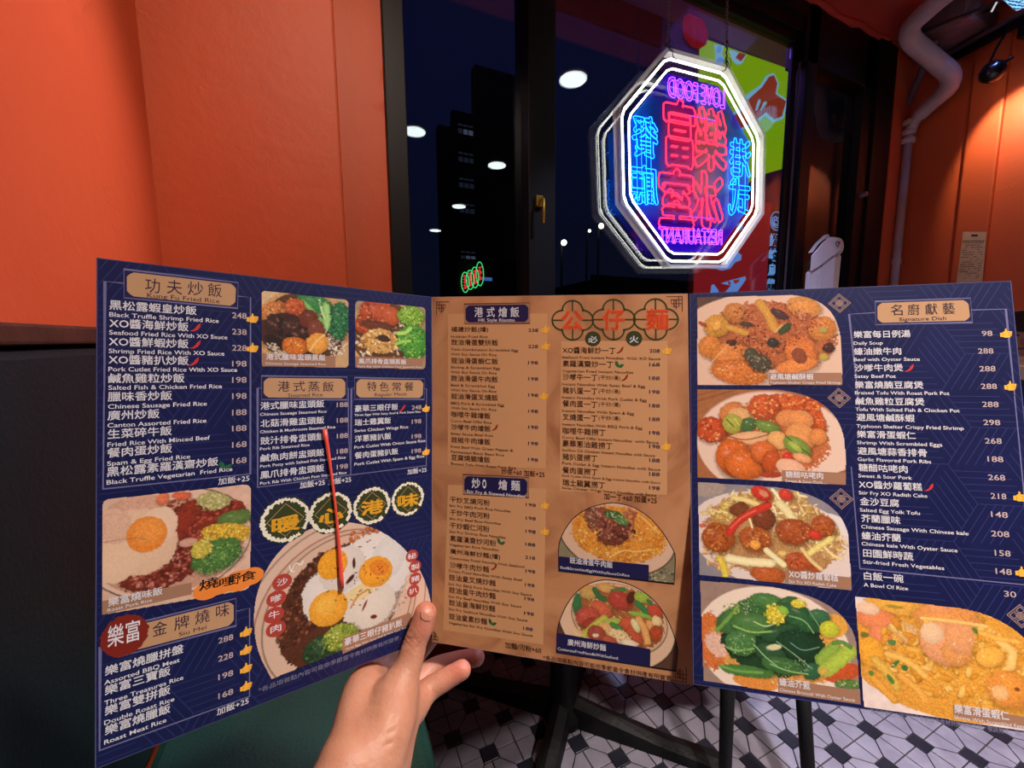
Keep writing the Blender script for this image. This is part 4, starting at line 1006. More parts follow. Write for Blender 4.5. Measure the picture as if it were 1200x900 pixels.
 ('L',[(134.8,254.5),(148.2,254.8),(157.2,261.1)],3.5,'e4a848',0.1),
 ('L',[(129.9,272.5),(139.1,279.7),(142.6,285.5)],4.72,'eaa84c',0.1),
 ('E',156.1,248.4,14.39,13.59,23,'e8a070',0.06,0.15,0.3),
 ('E',148.9,242.9,6.42,6.83,17,'ecc49c',0.08,0.1,0.2),
 ('E',161.5,253.1,7.99,9.01,29,'e29a58',0.08,0.15,0.2),
 ('E',164.0,243.1,8.23,11.1,4,'e6a06a',0.1,0.12,0.2),
 ('E',188.2,272.3,11.75,11.45,-9,'e39440',0.05,0.12,0.3),
 ('E',183.6,275.1,4.55,4.59,-9,'f0b878',0.1,0.1,0.2),
 ('E',192.7,271.6,1.44,1.25,-9,'8a4a20',0.2,0,0),
 ('E',179.7,253.8,8.03,5.9,-28,'f2b24a',0.1,0.1,0.3),
 ('L',[(185.9,243.5),(192.6,248.9),(190.2,257.6)],4.89,'f0c070',0.1),
 ('L',[(173.5,238.7),(184.2,241.6),(194.9,242.4)],3.58,'f0b050',0.1),
 ('E',153.7,227.0,8.47,2.93,3,'e89a60',0.1,0.1,0.2),
 ('L',[(143.7,233.7),(162.7,233.6),(179.3,234.8)],2.27,'f4c070',0.1),
 ('E',126.9,265.3,3.39,1.14,-46,'3f7a38',0.3,0.2,0.2),
 ('E',132.2,267.0,2.04,2.05,15,'3c7434',0.3,0.2,0.2),
 ('E',123.8,275.5,1.5,3.45,-28,'4a8438',0.2,0.2,0.2),
 ('E',125.7,251.8,2.59,1.77,-7,'5c8444',0.3,0.2,0.2),
 ('E',173.1,238.3,1.36,2.3,-18,'5c7a34',0.3,0.2,0.2),
 ('E',109.9,248.8,2.45,1.8,-7,'7a7434',0.3,0.2,0.2),
 ('E',112.7,273.3,1.82,1.76,-8,'6a8434',0.3,0.2,0.2),
 ('E',128.4,228.2,4.89,1.15,3,'a89038',0.3,0.2,0.2),
 ('S',161.0,259.5,43.5,22.11,6,60,0.4,1.2,2,'f8dca0 f4d088',0),
]),
]
BOARD_MARKS=[('goutline','pale',0.004,[(2.684,2.826),(2.739,2.777),(2.728,2.714),(2.84,2.698),(2.805,2.573),(2.713,2.534),(2.628,2.558),(2.552,2.503),(2.447,2.443),(2.345,2.394),(2.289,2.426),(2.306,2.506),(2.407,2.562),(2.411,2.624),(2.564,2.727),(2.621,2.799)]),('gred_shape','red',0.009,[(2.679,2.809),(2.716,2.77),(2.706,2.701),(2.814,2.682),(2.783,2.583),(2.715,2.551),(2.626,2.578),(2.545,2.517),(2.44,2.457),(2.355,2.416),(2.311,2.438),(2.325,2.495),(2.429,2.551),(2.466,2.625),(2.577,2.716),(2.635,2.789)]),('gstroke','pale',0.014,[(2.539,2.625),(2.554,2.638),(2.559,2.624),(2.536,2.568),(2.516,2.559)]),('gstroke','pale',0.014,[(2.592,2.626),(2.611,2.636),(2.621,2.624),(2.583,2.588),(2.564,2.572)]),('goutline','pale',0.004,[(2.146,2.853),(2.22,2.863),(2.209,2.814),(2.24,2.784),(2.163,2.709),(2.147,2.724),(2.16,2.797)]),('gblue_shape','blue',0.009,[(2.171,2.848),(2.195,2.852),(2.196,2.822),(2.17,2.806),(2.162,2.821)]),('gblue_shape','blue',0.009,[(2.182,2.791),(2.211,2.791),(2.217,2.778),(2.165,2.731),(2.165,2.77)]),('goutline','pale',0.004,[(2.272,2.854),(2.422,2.864),(2.385,2.806),(2.34,2.792),(2.297,2.813)]),('gred_shape','red',0.009,[(2.35,2.857),(2.411,2.862),(2.372,2.815),(2.323,2.823)]),('rblue_drop','blue',0.004,[(2.137,1.569),(2.227,1.58),(2.281,1.627),(2.315,1.666),(2.365,1.68),(2.407,1.659),(2.403,1.629),(2.351,1.612),(2.307,1.57),(2.236,1.555)]),('rblue_drop','blue',0.004,[(2.352,1.843),(2.376,1.857),(2.4,1.848),(2.405,1.827),(2.38,1.805),(2.353,1.816)]),('rblue_drop','blue',0.004,[(2.155,1.464),(2.172,1.468),(2.214,1.432),(2.211,1.383),(2.143,1.381)]),('rblue_drop','blue',0.004,[(2.235,1.477),(2.327,1.502),(2.453,1.531),(2.459,1.511),(2.392,1.439),(2.292,1.385),(2.277,1.425),(2.327,1.467)]),('rstroke','red',0.009,[(2.287,1.489),(2.304,1.493),(2.318,1.474),(2.303,1.468)]),('rstroke','red',0.009,[(2.335,1.499),(2.394,1.51),(2.385,1.489),(2.356,1.48)])]
HAND_CHAINS=[([(-0.0426,0.2146,0.8221,0.026),(-0.0217,0.2417,0.8486,0.0235),(-0.0056,0.262,0.8655,0.021)],0.012),([(-0.0271,0.2168,0.8066,0.024),(-0.0057,0.2441,0.8361,0.022),(0.0126,0.2655,0.8526,0.0185)],0.012),([(-0.0048,0.2652,0.8583,0.017),(0.0001,0.2866,0.8708,0.0155),(0.0086,0.3121,0.8761,0.0145),(0.0205,0.3348,0.8623,0.0115)],0.01),([(0.0116,0.2704,0.8442,0.016),(0.0183,0.2981,0.8515,0.016),(0.0327,0.3282,0.8526,0.013)],0.012),([(0.0101,0.2589,0.8611,0.017),(0.0221,0.2748,0.8725,0.0185),(0.0322,0.2931,0.8782,0.0152)],0.01),([(0.0232,0.2652,0.8441,0.0105),(0.0325,0.2794,0.8584,0.0105),(0.043,0.295,0.8617,0.01)],0.008),([(0.0286,0.2895,0.8807,0.0145),(0.0407,0.2982,0.8925,0.0108),(0.0484,0.3044,0.9073,0.0095),(0.054,0.3069,0.9164,0.0094),(0.058,0.3095,0.9253,0.0092)],0.006),([(0.0225,0.3339,0.8622,0.0105),(0.0381,0.359,0.8805,0.0092),(0.0587,0.364,0.9054,0.008),(0.0701,0.3599,0.9306,0.0075)],0.004),([(0.0332,0.3314,0.8537,0.0105),(0.0593,0.3602,0.8505,0.009),(0.0848,0.3595,0.8739,0.008),(0.103,0.3471,0.8926,0.0075)],0.004),([(0.0424,0.318,0.8497,0.011),(0.064,0.329,0.8555,0.0088),(0.0834,0.3252,0.8597,0.008),(0.1028,0.3152,0.8657,0.0075)],0.0025),([(0.0428,0.2946,0.8576,0.011),(0.0562,0.3063,0.8584,0.0095),(0.0723,0.3064,0.8631,0.0085),(0.086,0.3042,0.8684,0.0078)],0.0025)]
THUMB_CREASES=[(0.0478, 0.3041, 0.9114), (0.0474, 0.3042, 0.9085), (0.0463, 0.3045, 0.9056), (0.0501, 0.3049, 0.913)]
WRIST_CREASES=[((0.0293, 0.265, 0.864), (0.0088, 0.2482, 0.8766)), ((0.0267, 0.2653, 0.8568), (0.0053, 0.244, 0.8749)), ((0.044, 0.2779, 0.8868), (0.0198, 0.2622, 0.8956)), ((0.0417, 0.2778, 0.878), (0.0168, 0.2574, 0.8905)), ((0.037, 0.2688, 0.8773), (0.014, 0.2526, 0.8864)), ((0.0331, 0.2644, 0.8724), (0.0112, 0.248, 0.8837)), ((0.0438, 0.2789, 0.8945), (0.0267, 0.2705, 0.8983))]
THUMB_NAIL=((0.0575, 0.2995, 0.9315), (0.0578, 0.3002, 0.9375), (0.0626, 0.2972, 0.9314), (0.0592, 0.3089, 0.9246))
STIR=((122.6,109.6),(134.4,231.7))

# ------------------------------------------------------------------ room shell
YW, XL, XR, ZC = 1.335, -.37, 3.04, 2.70
st = dict(kind='structure')
floor = box('floor', M['grout'], -.5, -4.6, -.06, 3.2, YW+.02, -.004, **st)
h, d = .0575, .0225; S2 = 2*(h+d); g = .0016
pent = [(g, g), (h-g, g), (h-g, d-.4*g), (d-.4*g, h-g), (g, h-g)]
def tile_mesh(name, poly, m):
    b = MB(); n = len(poly); T = .004; V = [(x, y, -T) for x, y in poly]
    c = np.mean(poly, axis=0); V += [(x, y, -.0006) for x, y in poly]+[(x+(c[0]-x)*.04, y+(c[1]-y)*.04, 0) for x, y in poly]
    F = [tuple(range(2*n, 3*n))]+[(i+k*n, (i+1) % n+k*n, (i+1) % n+(k+1)*n, i+(k+1)*n) for k in (0, 1) for i in range(n)]
    me = bpy.data.meshes.new(name); me.from_pydata(V, [], F); me.materials.append(m); return me
tm = tile_mesh('tile', pent, M['tile_w']); sm = tile_mesh('square_tile', [(-d+g, -d+g), (d-g, -d+g), (d-g, d-g), (-d+g, d-g)], M['tile_b'])
cells, dots = [], []
OX, OY = .338, 1.018
for i in range(-30, 40):
    for j in range(-50, 20):
        if (i+j) % 2 == 0: cells.append((OX+i*S2/2, OY+j*S2/2))
        else: dots.append((OX+i*S2/2, OY+j*S2/2))
inroom = lambda p: XL+.05 < p[0] < XR-.02 and -1.5 < p[1] < YW-.03
cells = [p for p in cells if inroom(p)]; dots = [p for p in dots if inroom(p)]
seen = lambda x, y: (x-.15)*.5+(y-.95)*.87 > -.36 and x > .05 and y > .3 and x < 1.62+(y-.45)*.6   # the strip of floor beyond the bench
quads = [(x, y, k) for x, y in cells for k in range(4)]
near = lambda p: math.hypot(p[0]-.95, (p[1]-.85)*1.3)
qa = sorted([q for q in quads if seen(q[0], q[1])], key=near); qs = set(qa[:300]); da = sorted([q for q in dots if seen(*q)], key=near); ds = set(da[:300])
fo = ROOT[floor.name]
for k, (x, y, r) in enumerate(qa[:300]):
    o = bpy.data.objects.new('tile', tm); COL.objects.link(o); o.parent = floor; o.location = (x-fo[0], y-fo[1], -fo[2]); o.rotation_euler = (0, 0, r*math.pi/2)
for x, y in da[:300]:
    o = bpy.data.objects.new('square_tile', sm); COL.objects.link(o); o.parent = floor; o.location = (x-fo[0], y-fo[1], -fo[2])
def rest(name, items, poly, m):
    b = MB(); n = len(poly)
    for it in items:
        a = (it[2] if len(it) > 2 else 0)*math.pi/2; c, s = math.cos(a), math.sin(a)
        P = [(it[0]+c*x-s*y, it[1]+s*x+c*y) for x, y in poly]; b.add([(x, y, 0) for x, y in P]+[(x, y, -.004) for x, y in P], [tuple(range(n))]+[(i, n+i, n+(i+1) % n, (i+1) % n) for i in range(n)])
    b.build(name, m, floor, kind='stuff')
rest('tile_field', [q for q in quads if q not in qs], pent, M['tile_w']); rest('square_tile_field', [q for q in dots if q not in ds], [(-d+g, -d+g), (d-g, -d+g), (d-g, d-g), (-d+g, d-g)], M['tile_b'])

O = M['orange']
def wall(name, *b, m=None, **k): return box(name, m or O, *b, kind='structure', **k)
wall('wall_left', XL-.15, -1.4, 0, XL, YW+.15, ZC)
wall('wall_left_rear', XL-.15, -4.6, 0, XL+.03, -1.4, ZC, m=M['rear_dim'])
wall('wall_back', XL-.15, -4.75, 0, XR+.15, -4.6, ZC, m=M['rear_dim'])
# right wall with the shallow pilaster
wall('wall_right', XR, -.1, 0, XR+.15, YW+.15, ZC)
wall('wall_right_rear', XR-.03, -4.6, 0, XR+.15, -.1, ZC, m=M['rear_dim'])
box('trim_1', O, XR-.022, .925, 0, XR+.01, 1.045, ZC-.12, bev=.008, kind='structure')
# window wall: pier beside the bench, the set-back strip, the wall under the sill, the pier on the far side
wall('wall_window', XL, YW, 0, .19, YW+.15, ZC)
wp = MB().box(XL-.02, YW-.06, 0, .052, YW+.01, ZC, .007); wp.build('trim_2', O, kind='structure')
wall('wall_under_window', .19, YW, 0, 2.205, YW+.15, .50)
wall('wall_far_pier', 2.865, YW-.05, 0, XR+.01, YW+.15, ZC)
ceil = wall('ceiling', XL-.15, .72, ZC, XR+.15, YW+.15, ZC+.1, m=M['orange_ceiling'])
wall('ceiling_rear', XL-.15, -4.75, ZC, XR+.15, .72, ZC+.1, m=M['rear_dim'])
# rough plaster lip where the ceiling meets the window frame
random.seed(5); b = MB()
pts = [(1.6+i*.07, YW-.035+random.uniform(-.008, .008), ZC-.004+random.uniform(-.006, .004)) for i in range(20)]
b.tube(pts, [.016+random.uniform(-.005, .006) for _ in pts], 7); b.build('trim_3', M['orange_ceiling'], kind='structure', smooth=True)

# window: black frame, three panes
K_ = M['black']
def frame(name, boxes, **k):
    b = MB()
    for q in boxes: b.box(*q, .003)
    return b.build(name, K_, **k)
win = frame('window_1', [(.182, YW-.03, .5, .243, YW+.06, ZC), (.643, YW-.045, .5, .749, YW+.06, ZC), (2.064, YW, 0, 2.10, YW+.02, ZC), (.18, YW-.02, .5, 2.1, YW+.06, .56)], kind='structure', label='black window frame with two fixed panes behind the hanging neon sign')
hd = MB()
hd.box(.18, YW-.035, 2.62, 2.1, YW+.06, ZC, .003).box(.18, YW-.02, 2.565, 2.1, YW+.05, 2.622, .003).box(.18, YW-.005, 2.525, 2.1, YW+.04, 2.567, .003)
hd.build('window_head', K_, win)
box('edge_highlight', M['metal'], 2.101, YW-.004, 0, 2.106, YW-.012, 2.6, parent=win)  # thin pale strip standing in for the highlight along the frame edge
G_ = M['glass']
MB().box(.243, YW+.01, .56, .643, YW+.016, 2.53).build('pane', G_, win)
MB().box(.749, YW+.01, .56, 2.062, YW+.016, 2.53).build('pane', G_, win)
# brass sash latch on the mullion
lt = MB(); lt.box(.668, YW-.058, 1.60, .694, YW-.045, 1.636, .002); lt.build('latch', M['brass'], win)
lt = MB(); lt.tube([(.684, YW-.062, 1.626), (.684, YW-.075, 1.618), (.684, YW-.078, 1.58), (.683, YW-.075, 1.54)], [.006, .006, .005, .006], 8); lt.build('latch_lever', M['brass'], win, smooth=True)
door = frame('door_1', [(2.125, YW-.03, 0, 2.205, YW+.06, ZC), (2.61, YW-.03, 0, 2.70, YW+.06, ZC), (2.70, YW-.045, 0, 2.868, YW+.06, ZC), (2.1, YW-.03, 2.44, 2.87, YW+.06, ZC), (2.1, YW-.035, 0, 2.62, YW+.05, .12)], kind='structure', label='black door frame with narrow tinted glass beside the window')
MB().box(2.205, YW+.01, .12, 2.61, YW+.016, 2.44).build('pane', glass('door_glass', 1.5, (178, 176, 150)), door)
MB().lathe([(.016, 0), (.016, .012), (.012, .03), (.0, .034)], 14, (2.655, YW-.03, 1.9), (0, -1, 0)).build('door_stud', M['metal'], door)

# booth bench along the left wall
bench = empty('bench', (-.1, .2, 0), 'booth bench in green leatherette with tall dark back, by the left wall', 'bench')
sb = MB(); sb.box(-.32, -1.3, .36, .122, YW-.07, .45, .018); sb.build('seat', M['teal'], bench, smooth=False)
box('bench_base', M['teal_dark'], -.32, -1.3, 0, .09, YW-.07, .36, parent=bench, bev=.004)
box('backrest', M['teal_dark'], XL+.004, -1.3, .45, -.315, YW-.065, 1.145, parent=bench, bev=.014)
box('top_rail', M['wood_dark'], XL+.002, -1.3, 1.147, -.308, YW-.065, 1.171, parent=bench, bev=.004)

# table on a cast-iron cross foot, its top hidden behind the menu
tb = empty('table', (.585, .95, 0), 'dark cafe table with black cast-iron cross foot behind the menu', 'table')
box('tabletop', M['wood_dark'], .20, .50, .71, .97, 1.28, .74, parent=tb, bev=.006)
MB().lathe([(.06, .0), (.06, .03), (.045, .05), (.040, .1), (.040, .66), (.075, .69), (.14, .71)], 20, (.585, .95, 0)).build('column', M['iron'], tb, smooth=True)
for ang in (-45, 45, 135, 225):
    c, s = math.cos(R(ang)), math.sin(R(ang)); b = MB()
    prof = [(.0, .085), (.12, .06), (.28, .034), (.42, .024), (.455, .02)]
    V = []; n = len(prof)
    for r_, z_ in prof:
        w_ = .030 if r_ < .4 else .034
        V += [(.585+c*r_-s*w_, .95+s*r_+c*w_, .002), (.585+c*r_-s*w_*.8, .95+s*r_+c*w_*.8, z_*.8), (.585+c*r_, .95+s*r_, z_), (.585+c*r_+s*w_*.8, .95+s*r_-c*w_*.8, z_*.8), (.585+c*r_+s*w_, .95+s*r_-c*w_, .002)]
    F = [(i*5+j, i*5+(j+1) % 5, (i+1)*5+(j+1) % 5, (i+1)*5+j) for i in range(n-1) for j in range(5)]+[(0, 1, 2, 3, 4), tuple((n-1)*5+j for j in (4, 3, 2, 1, 0))]
    b.add(V, F).build('leg', M['iron'], tb)

# stools: only the legs show below the menu
def stool(name, feet, tops, seat_c, ang, label):
    t = empty(name, (seat_c[0], seat_c[1], 0), label, 'stool', 'black steel stools beyond the menu')
    for f_, q in zip(feet, tops): MB().tube([(f_[0], f_[1], 0), (q[0], q[1], .44)], [.013, .019], 10).build('leg', M['iron'], t, smooth=True)
    c, s = math.cos(R(ang)), math.sin(R(ang)); b = MB(); hw, hl = .15, .2
    poly = [(hw*.85, -hl), (hw, -hl*.85), (hw, hl*.85), (hw*.85, hl), (-hw*.85, hl), (-hw, hl*.85), (-hw, -hl*.85), (-hw*.85, -hl)]
    b.prism(poly, lambda x, y, z: (seat_c[0]+c*x-s*y, seat_c[1]+s*x+c*y, z), .44, .475).build('seat', M['iron'], t)
stool('stool', [(.81, .572), (.955, .455), (1.28, .9), (1.10, 1.0)], [(.865, .625), (1.075, .59), (1.2, .84), (1.07, .92)], (1.04, .75), -25, 'black metal stool whose two splayed front legs show under the right menu page')
stool('stool', [(.735, 1.07), (.90, 1.07), (.74, 1.25), (.90, 1.25)], [(.715, 1.05), (.87, 1.09), (.73, 1.23), (.87, 1.23)], (.79, 1.15), 0, 'black metal stool pushed to the table by its column')

# ------------------------------------------------------------------ pipes, track light, ceiling clutter
pp = MB(); path = fillet([(2.52, .60, 2.62), (2.46, .93, 2.60), (2.60, 1.165, 2.60), (2.90, 1.05, 2.395), (2.985, 1.235, 2.335), (2.985, 1.262, 2.26)], .09, 6)
pp.tube(path, [.040]*(len(path)-9)+[.036]*5+[.026]*4, 12)
pipe = pp.build('drain_pipe', M['pipe'], smooth=True, label='thick pale pipe bending down from the ceiling to the right corner', cat='pipe')
b = MB(); b.tube([(2.985, 1.262, 2.27), (2.985, 1.262, .004)], .019, 12); b.build('riser', M['pipe'], pipe, smooth=True)
for z in (2.3, 2.25, 2.205): MB().lathe([(.028, 0), (.031, .006), (.031, .022), (.028, .028)], 14, (2.985, 1.262, z)).build('coupling', M['pipe'], pipe, smooth=True)
MB().lathe([(.023, 0), (.023, .03)], 12, (2.985, 1.262, 1.55)).build('coupling', M['pipe'], pipe)
b = MB(); b.tube([(2.82, 1.12, 2.62), (3.0, 1.27, 2.48), (3.0, 1.285, 2.42)], .016, 8); b.build('conduit', M['concrete'], label='short rough conduit stub behind the thick pale pipe', cat='conduit', smooth=True)
# exposed beam end with conduits
box('trim_4', M['concrete'], 2.72, .98, 2.60, 3.04, 1.16, 2.70, bev=.012, kind='structure')
box('trim_5', M['concrete'], 2.60, .60, 2.63, 3.04, .84, 2.70, bev=.01, kind='structure')
for i, (a, c_) in enumerate([((2.70, 1.19, 2.62), (2.78, .5, 2.63)), ((2.78, .95, 2.60), (2.70, .45, 2.60))]):
    q = [np.array(a)*(1-t)+np.array(c_)*t+np.array((0, 0, -.03*math.sin(math.pi*t))) for t in [j/10 for j in range(11)]]
    MB().tube(q, .006, 6).build('cable', M['cable'], smooth=True, label=['thin dark cable sagging under the ceiling near the window head', 'thin dark cable running along the light track'][i], cat='cable')
tr = empty('track_light', (2.86, .8, 2.2), 'black round spot lamp hanging from a dark ceiling track, upper right', 'lamp')
d0, d1 = np.array([3.0, 1.17, 2.56]), np.array([2.80, .36, 2.56])
u_ = (d1-d0)/np.linalg.norm(d1-d0); w_ = np.array([-u_[1], u_[0], 0])
def rail(hw, z0, z1, t0=0, t1=1):
    a, c_ = d0+(d1-d0)*t0, d0+(d1-d0)*t1; V = [tuple(p+w_*s_+np.array((0, 0, z))) for p in (a, c_) for s_ in (-hw, hw) for z in (z0, z1)]
    return MB().add(V, [(0, 1, 3, 2), (4, 6, 7, 5), (0, 4, 5, 1), (2, 3, 7, 6), (0, 2, 6, 4), (1, 5, 7, 3)])
rail(.03, .012, .024).build('track_flange', M['metal'], tr); rail(.011, -.022, .012).build('track', M['black'], tr); rail(.020, -.085, -.020, .37, .62).build('adapter_box', M['black'], tr)
hc = np.array([2.80, .905, 2.33]); ax = np.array([.93, -.02, -.30]); ax /= np.linalg.norm(ax)
MB().lathe([(.044*math.sin(math.acos(max(-1, min(1, -q/.046)))), q) for q in [-.046+.0076*k for k in range(12)]]+[(.031, .036), (.030, .014)], 32, hc, ax).build('lamp_head', mat('black_gloss', (14, 12, 18), .3, coat=.4), tr, smooth=True)
MB().lathe([(.0, .012), (.031, .013), (.031, .017)], 24, hc, ax).build('bulb', emis('warm_bulb', (255, 214, 160), 12), tr)
MB().tube([hc+(-.01, .01, .035), hc+(.01, 0, .10), hc+(.02, -.03, .17)], .005, 8).build('bracket', M['black'], tr, smooth=True)
MB().tube([hc+(.0, -.03, .018), hc+(.0, -.06, .028)], [.005, .007], 8).build('adjust_knob', M['black'], tr, smooth=True)
# glowing glass shade at the top edge
ls = empty('ceiling_lamp', (2.69, .80, 2.47), 'pale blue glowing glass shade cut by the top edge of the picture', 'lamp')
b = MB()
for k in range(6):
    a0, a1 = k*math.pi/3+.04, (k+1)*math.pi/3-.04; P = lambda a, r, z: (2.69+r*math.cos(a), .80+r*math.sin(a), z)
    b.add([P(a0, .030, 2.50), P(a1, .030, 2.50), P(a1, .062, 2.55), P(a0, .062, 2.55), P(a0, .058, 2.62), P(a1, .058, 2.62)], [(0, 1, 2, 3), (3, 2, 5, 4)])
bl = bpy.data.materials.new('blue_cut_glass'); bl.use_nodes = True; N = bl.node_tree.nodes; K = bl.node_tree.links; N.remove(N['Principled BSDF'])
e = N.new('ShaderNodeEmission'); v = N.new('ShaderNodeTexWave'); v.inputs['Scale'].default_value = 40; v.inputs['Distortion'].default_value = 6; r_ = N.new('ShaderNodeValToRGB'); r_.color_ramp.elements[0].color = srgb((24, 60, 120)); r_.color_ramp.elements[1].color = srgb((150, 215, 255)); r_.color_ramp.elements[0].position = .25; r_.color_ramp.elements[1].position = .6
t_ = N.new('ShaderNodeTexCoord'); K.new(t_.outputs['Object'], v.inputs[0]); K.new(v.outputs[0], r_.inputs[0]); K.new(r_.outputs[0], e.inputs[0]); K.new(e.outputs[0], N['Material Output'].inputs[0]); e.inputs[1].default_value = 1.2
b.build('glass_shade', bl, ls); MB().lathe([(.058, 2.62), (.06, 2.64), (.03, 2.698)], 16, (2.69, .80, 0)).build('canopy', M['metal'], ls)
MB().tube([(2.665, .885, 2.525), (2.64, .865, 2.54)], .0035, 6).build('filament_tip', emis('small_white', (220, 220, 225), .8), ls)

# ceiling downlights
for i, (x, y, e_) in enumerate(DOWNLIGHTS):
    dl = empty('downlight', (x, y, 2.67), ['round ceiling downlight nearest the window in the mirrored row', 'second round ceiling downlight of the row mirrored in the window', 'third round ceiling downlight of the row mirrored in the window', 'last round ceiling downlight of the row mirrored in the window', 'round ceiling downlight left of the mirrored row', 'round ceiling downlight by the back left corner'][i], 'lamp', 'round ceiling downlights')
    MB().lathe([(.085, 2.69), (.088, 2.698), (.088, 2.7005), (.082, 2.7005)], 28, (x, y, 0)).build('trim_ring', M['white'], dl)
    MB().lathe([(.0, 2.688), (.04, 2.686), (.081, 2.690), (.081, 2.6905)], 28, (x, y, 0)).build('diffuser', emis('downlight_glow', (232, 240, 232), 9), dl)

# notice on the right wall, and the portrait poster behind the menu's edge
nt = mk('notice', [(XR-.024, 1.012, 1.676), (XR-.027, .928, 1.655), (XR-.030, .920, 1.405), (XR-.024, 1.016, 1.405), (XR-.0225, 1.012, 1.676), (XR-.0255, .928, 1.655), (XR-.0285, .920, 1.405), (XR-.0225, 1.016, 1.405)], [(0, 1, 2, 3), (7, 6, 5, 4), (0, 4, 5, 1), (1, 5, 6, 2), (2, 6, 7, 3), (3, 7, 4, 0)], M['paper'], label='narrow beige printed notice taped to the orange right wall', cat='notice')
def on_notice(x, z): # x 0..1 left to right, z 0..1 down
    a = np.array([XR-.0245, 1.013, 1.676])*(1-x)+np.array([XR-.0275, .928, 1.655])*x; c_ = np.array([XR-.0245, 1.016, 1.405])*(1-x)+np.array([XR-.0305, .920, 1.405])*x
    return tuple(a*(1-z)+c_*z-np.array([.0004, 0, 0]))
random.seed(3); b = MB(); dk = MB()
def ln(bb, x0, x1, z0, z1): bb.add([on_notice(x0, z0), on_notice(x1, z0), on_notice(x1, z1), on_notice(x0, z1)], [(0, 1, 2, 3)])
ln(dk, .38, .66, .05, .085); ln(dk, .05, .95, .165, .175)
for k in range(16):
    z = .2+k*.045; x = .07
    while x < .88:
        w = random.uniform(.04, .13)
        if random.random() < (.85 if k < 5 else .5): ln(b, x, min(x+w, .92), z, z+.014)
        x += w+.03
b.build('print', M['grey_text'], nt); dk.build('heading', M['dark_text'], nt)

def vc_mat(name, rough=.45, spec=.4):
    m = bpy.data.materials.new(name); m.use_nodes = True; N = m.node_tree.nodes; b = N['Principled BSDF']; a = N.new('ShaderNodeVertexColor'); a.layer_name = 'print'
    m.node_tree.links.new(a.outputs[0], b.inputs['Base Color']); b.inputs['Roughness'].default_value = rough; b.inputs['Specular IOR Level'].default_value = spec; return m
VC = vc_mat('printed_picture')
rng = np.random.default_rng(7)
_N = rng.random((256, 256))
def vnoise(x, y):
    xi = np.floor(x).astype(int); yi = np.floor(y).astype(int); fx = x-xi; fy = y-yi; fx = fx*fx*(3-2*fx); fy = fy*fy*(3-2*fy)
    a = _N[yi % 256, xi % 256]; b = _N[yi % 256, (xi+1) % 256]; c = _N[(yi+1) % 256, xi % 256]; d_ = _N[(yi+1) % 256, (xi+1) % 256]
    return (a*(1-fx)+b*fx)*(1-fy)+(c*(1-fx)+d_*fx)*fy
def fbm(x, y, o=3):
    s = 0; a = .5
    for k in range(o): s = s+a*vnoise(x*2**k+17*k, y*2**k+5*k); a *= .5
    return s/(1-.5**o)
def lin(c): return np.array(srgb(c)[:3])
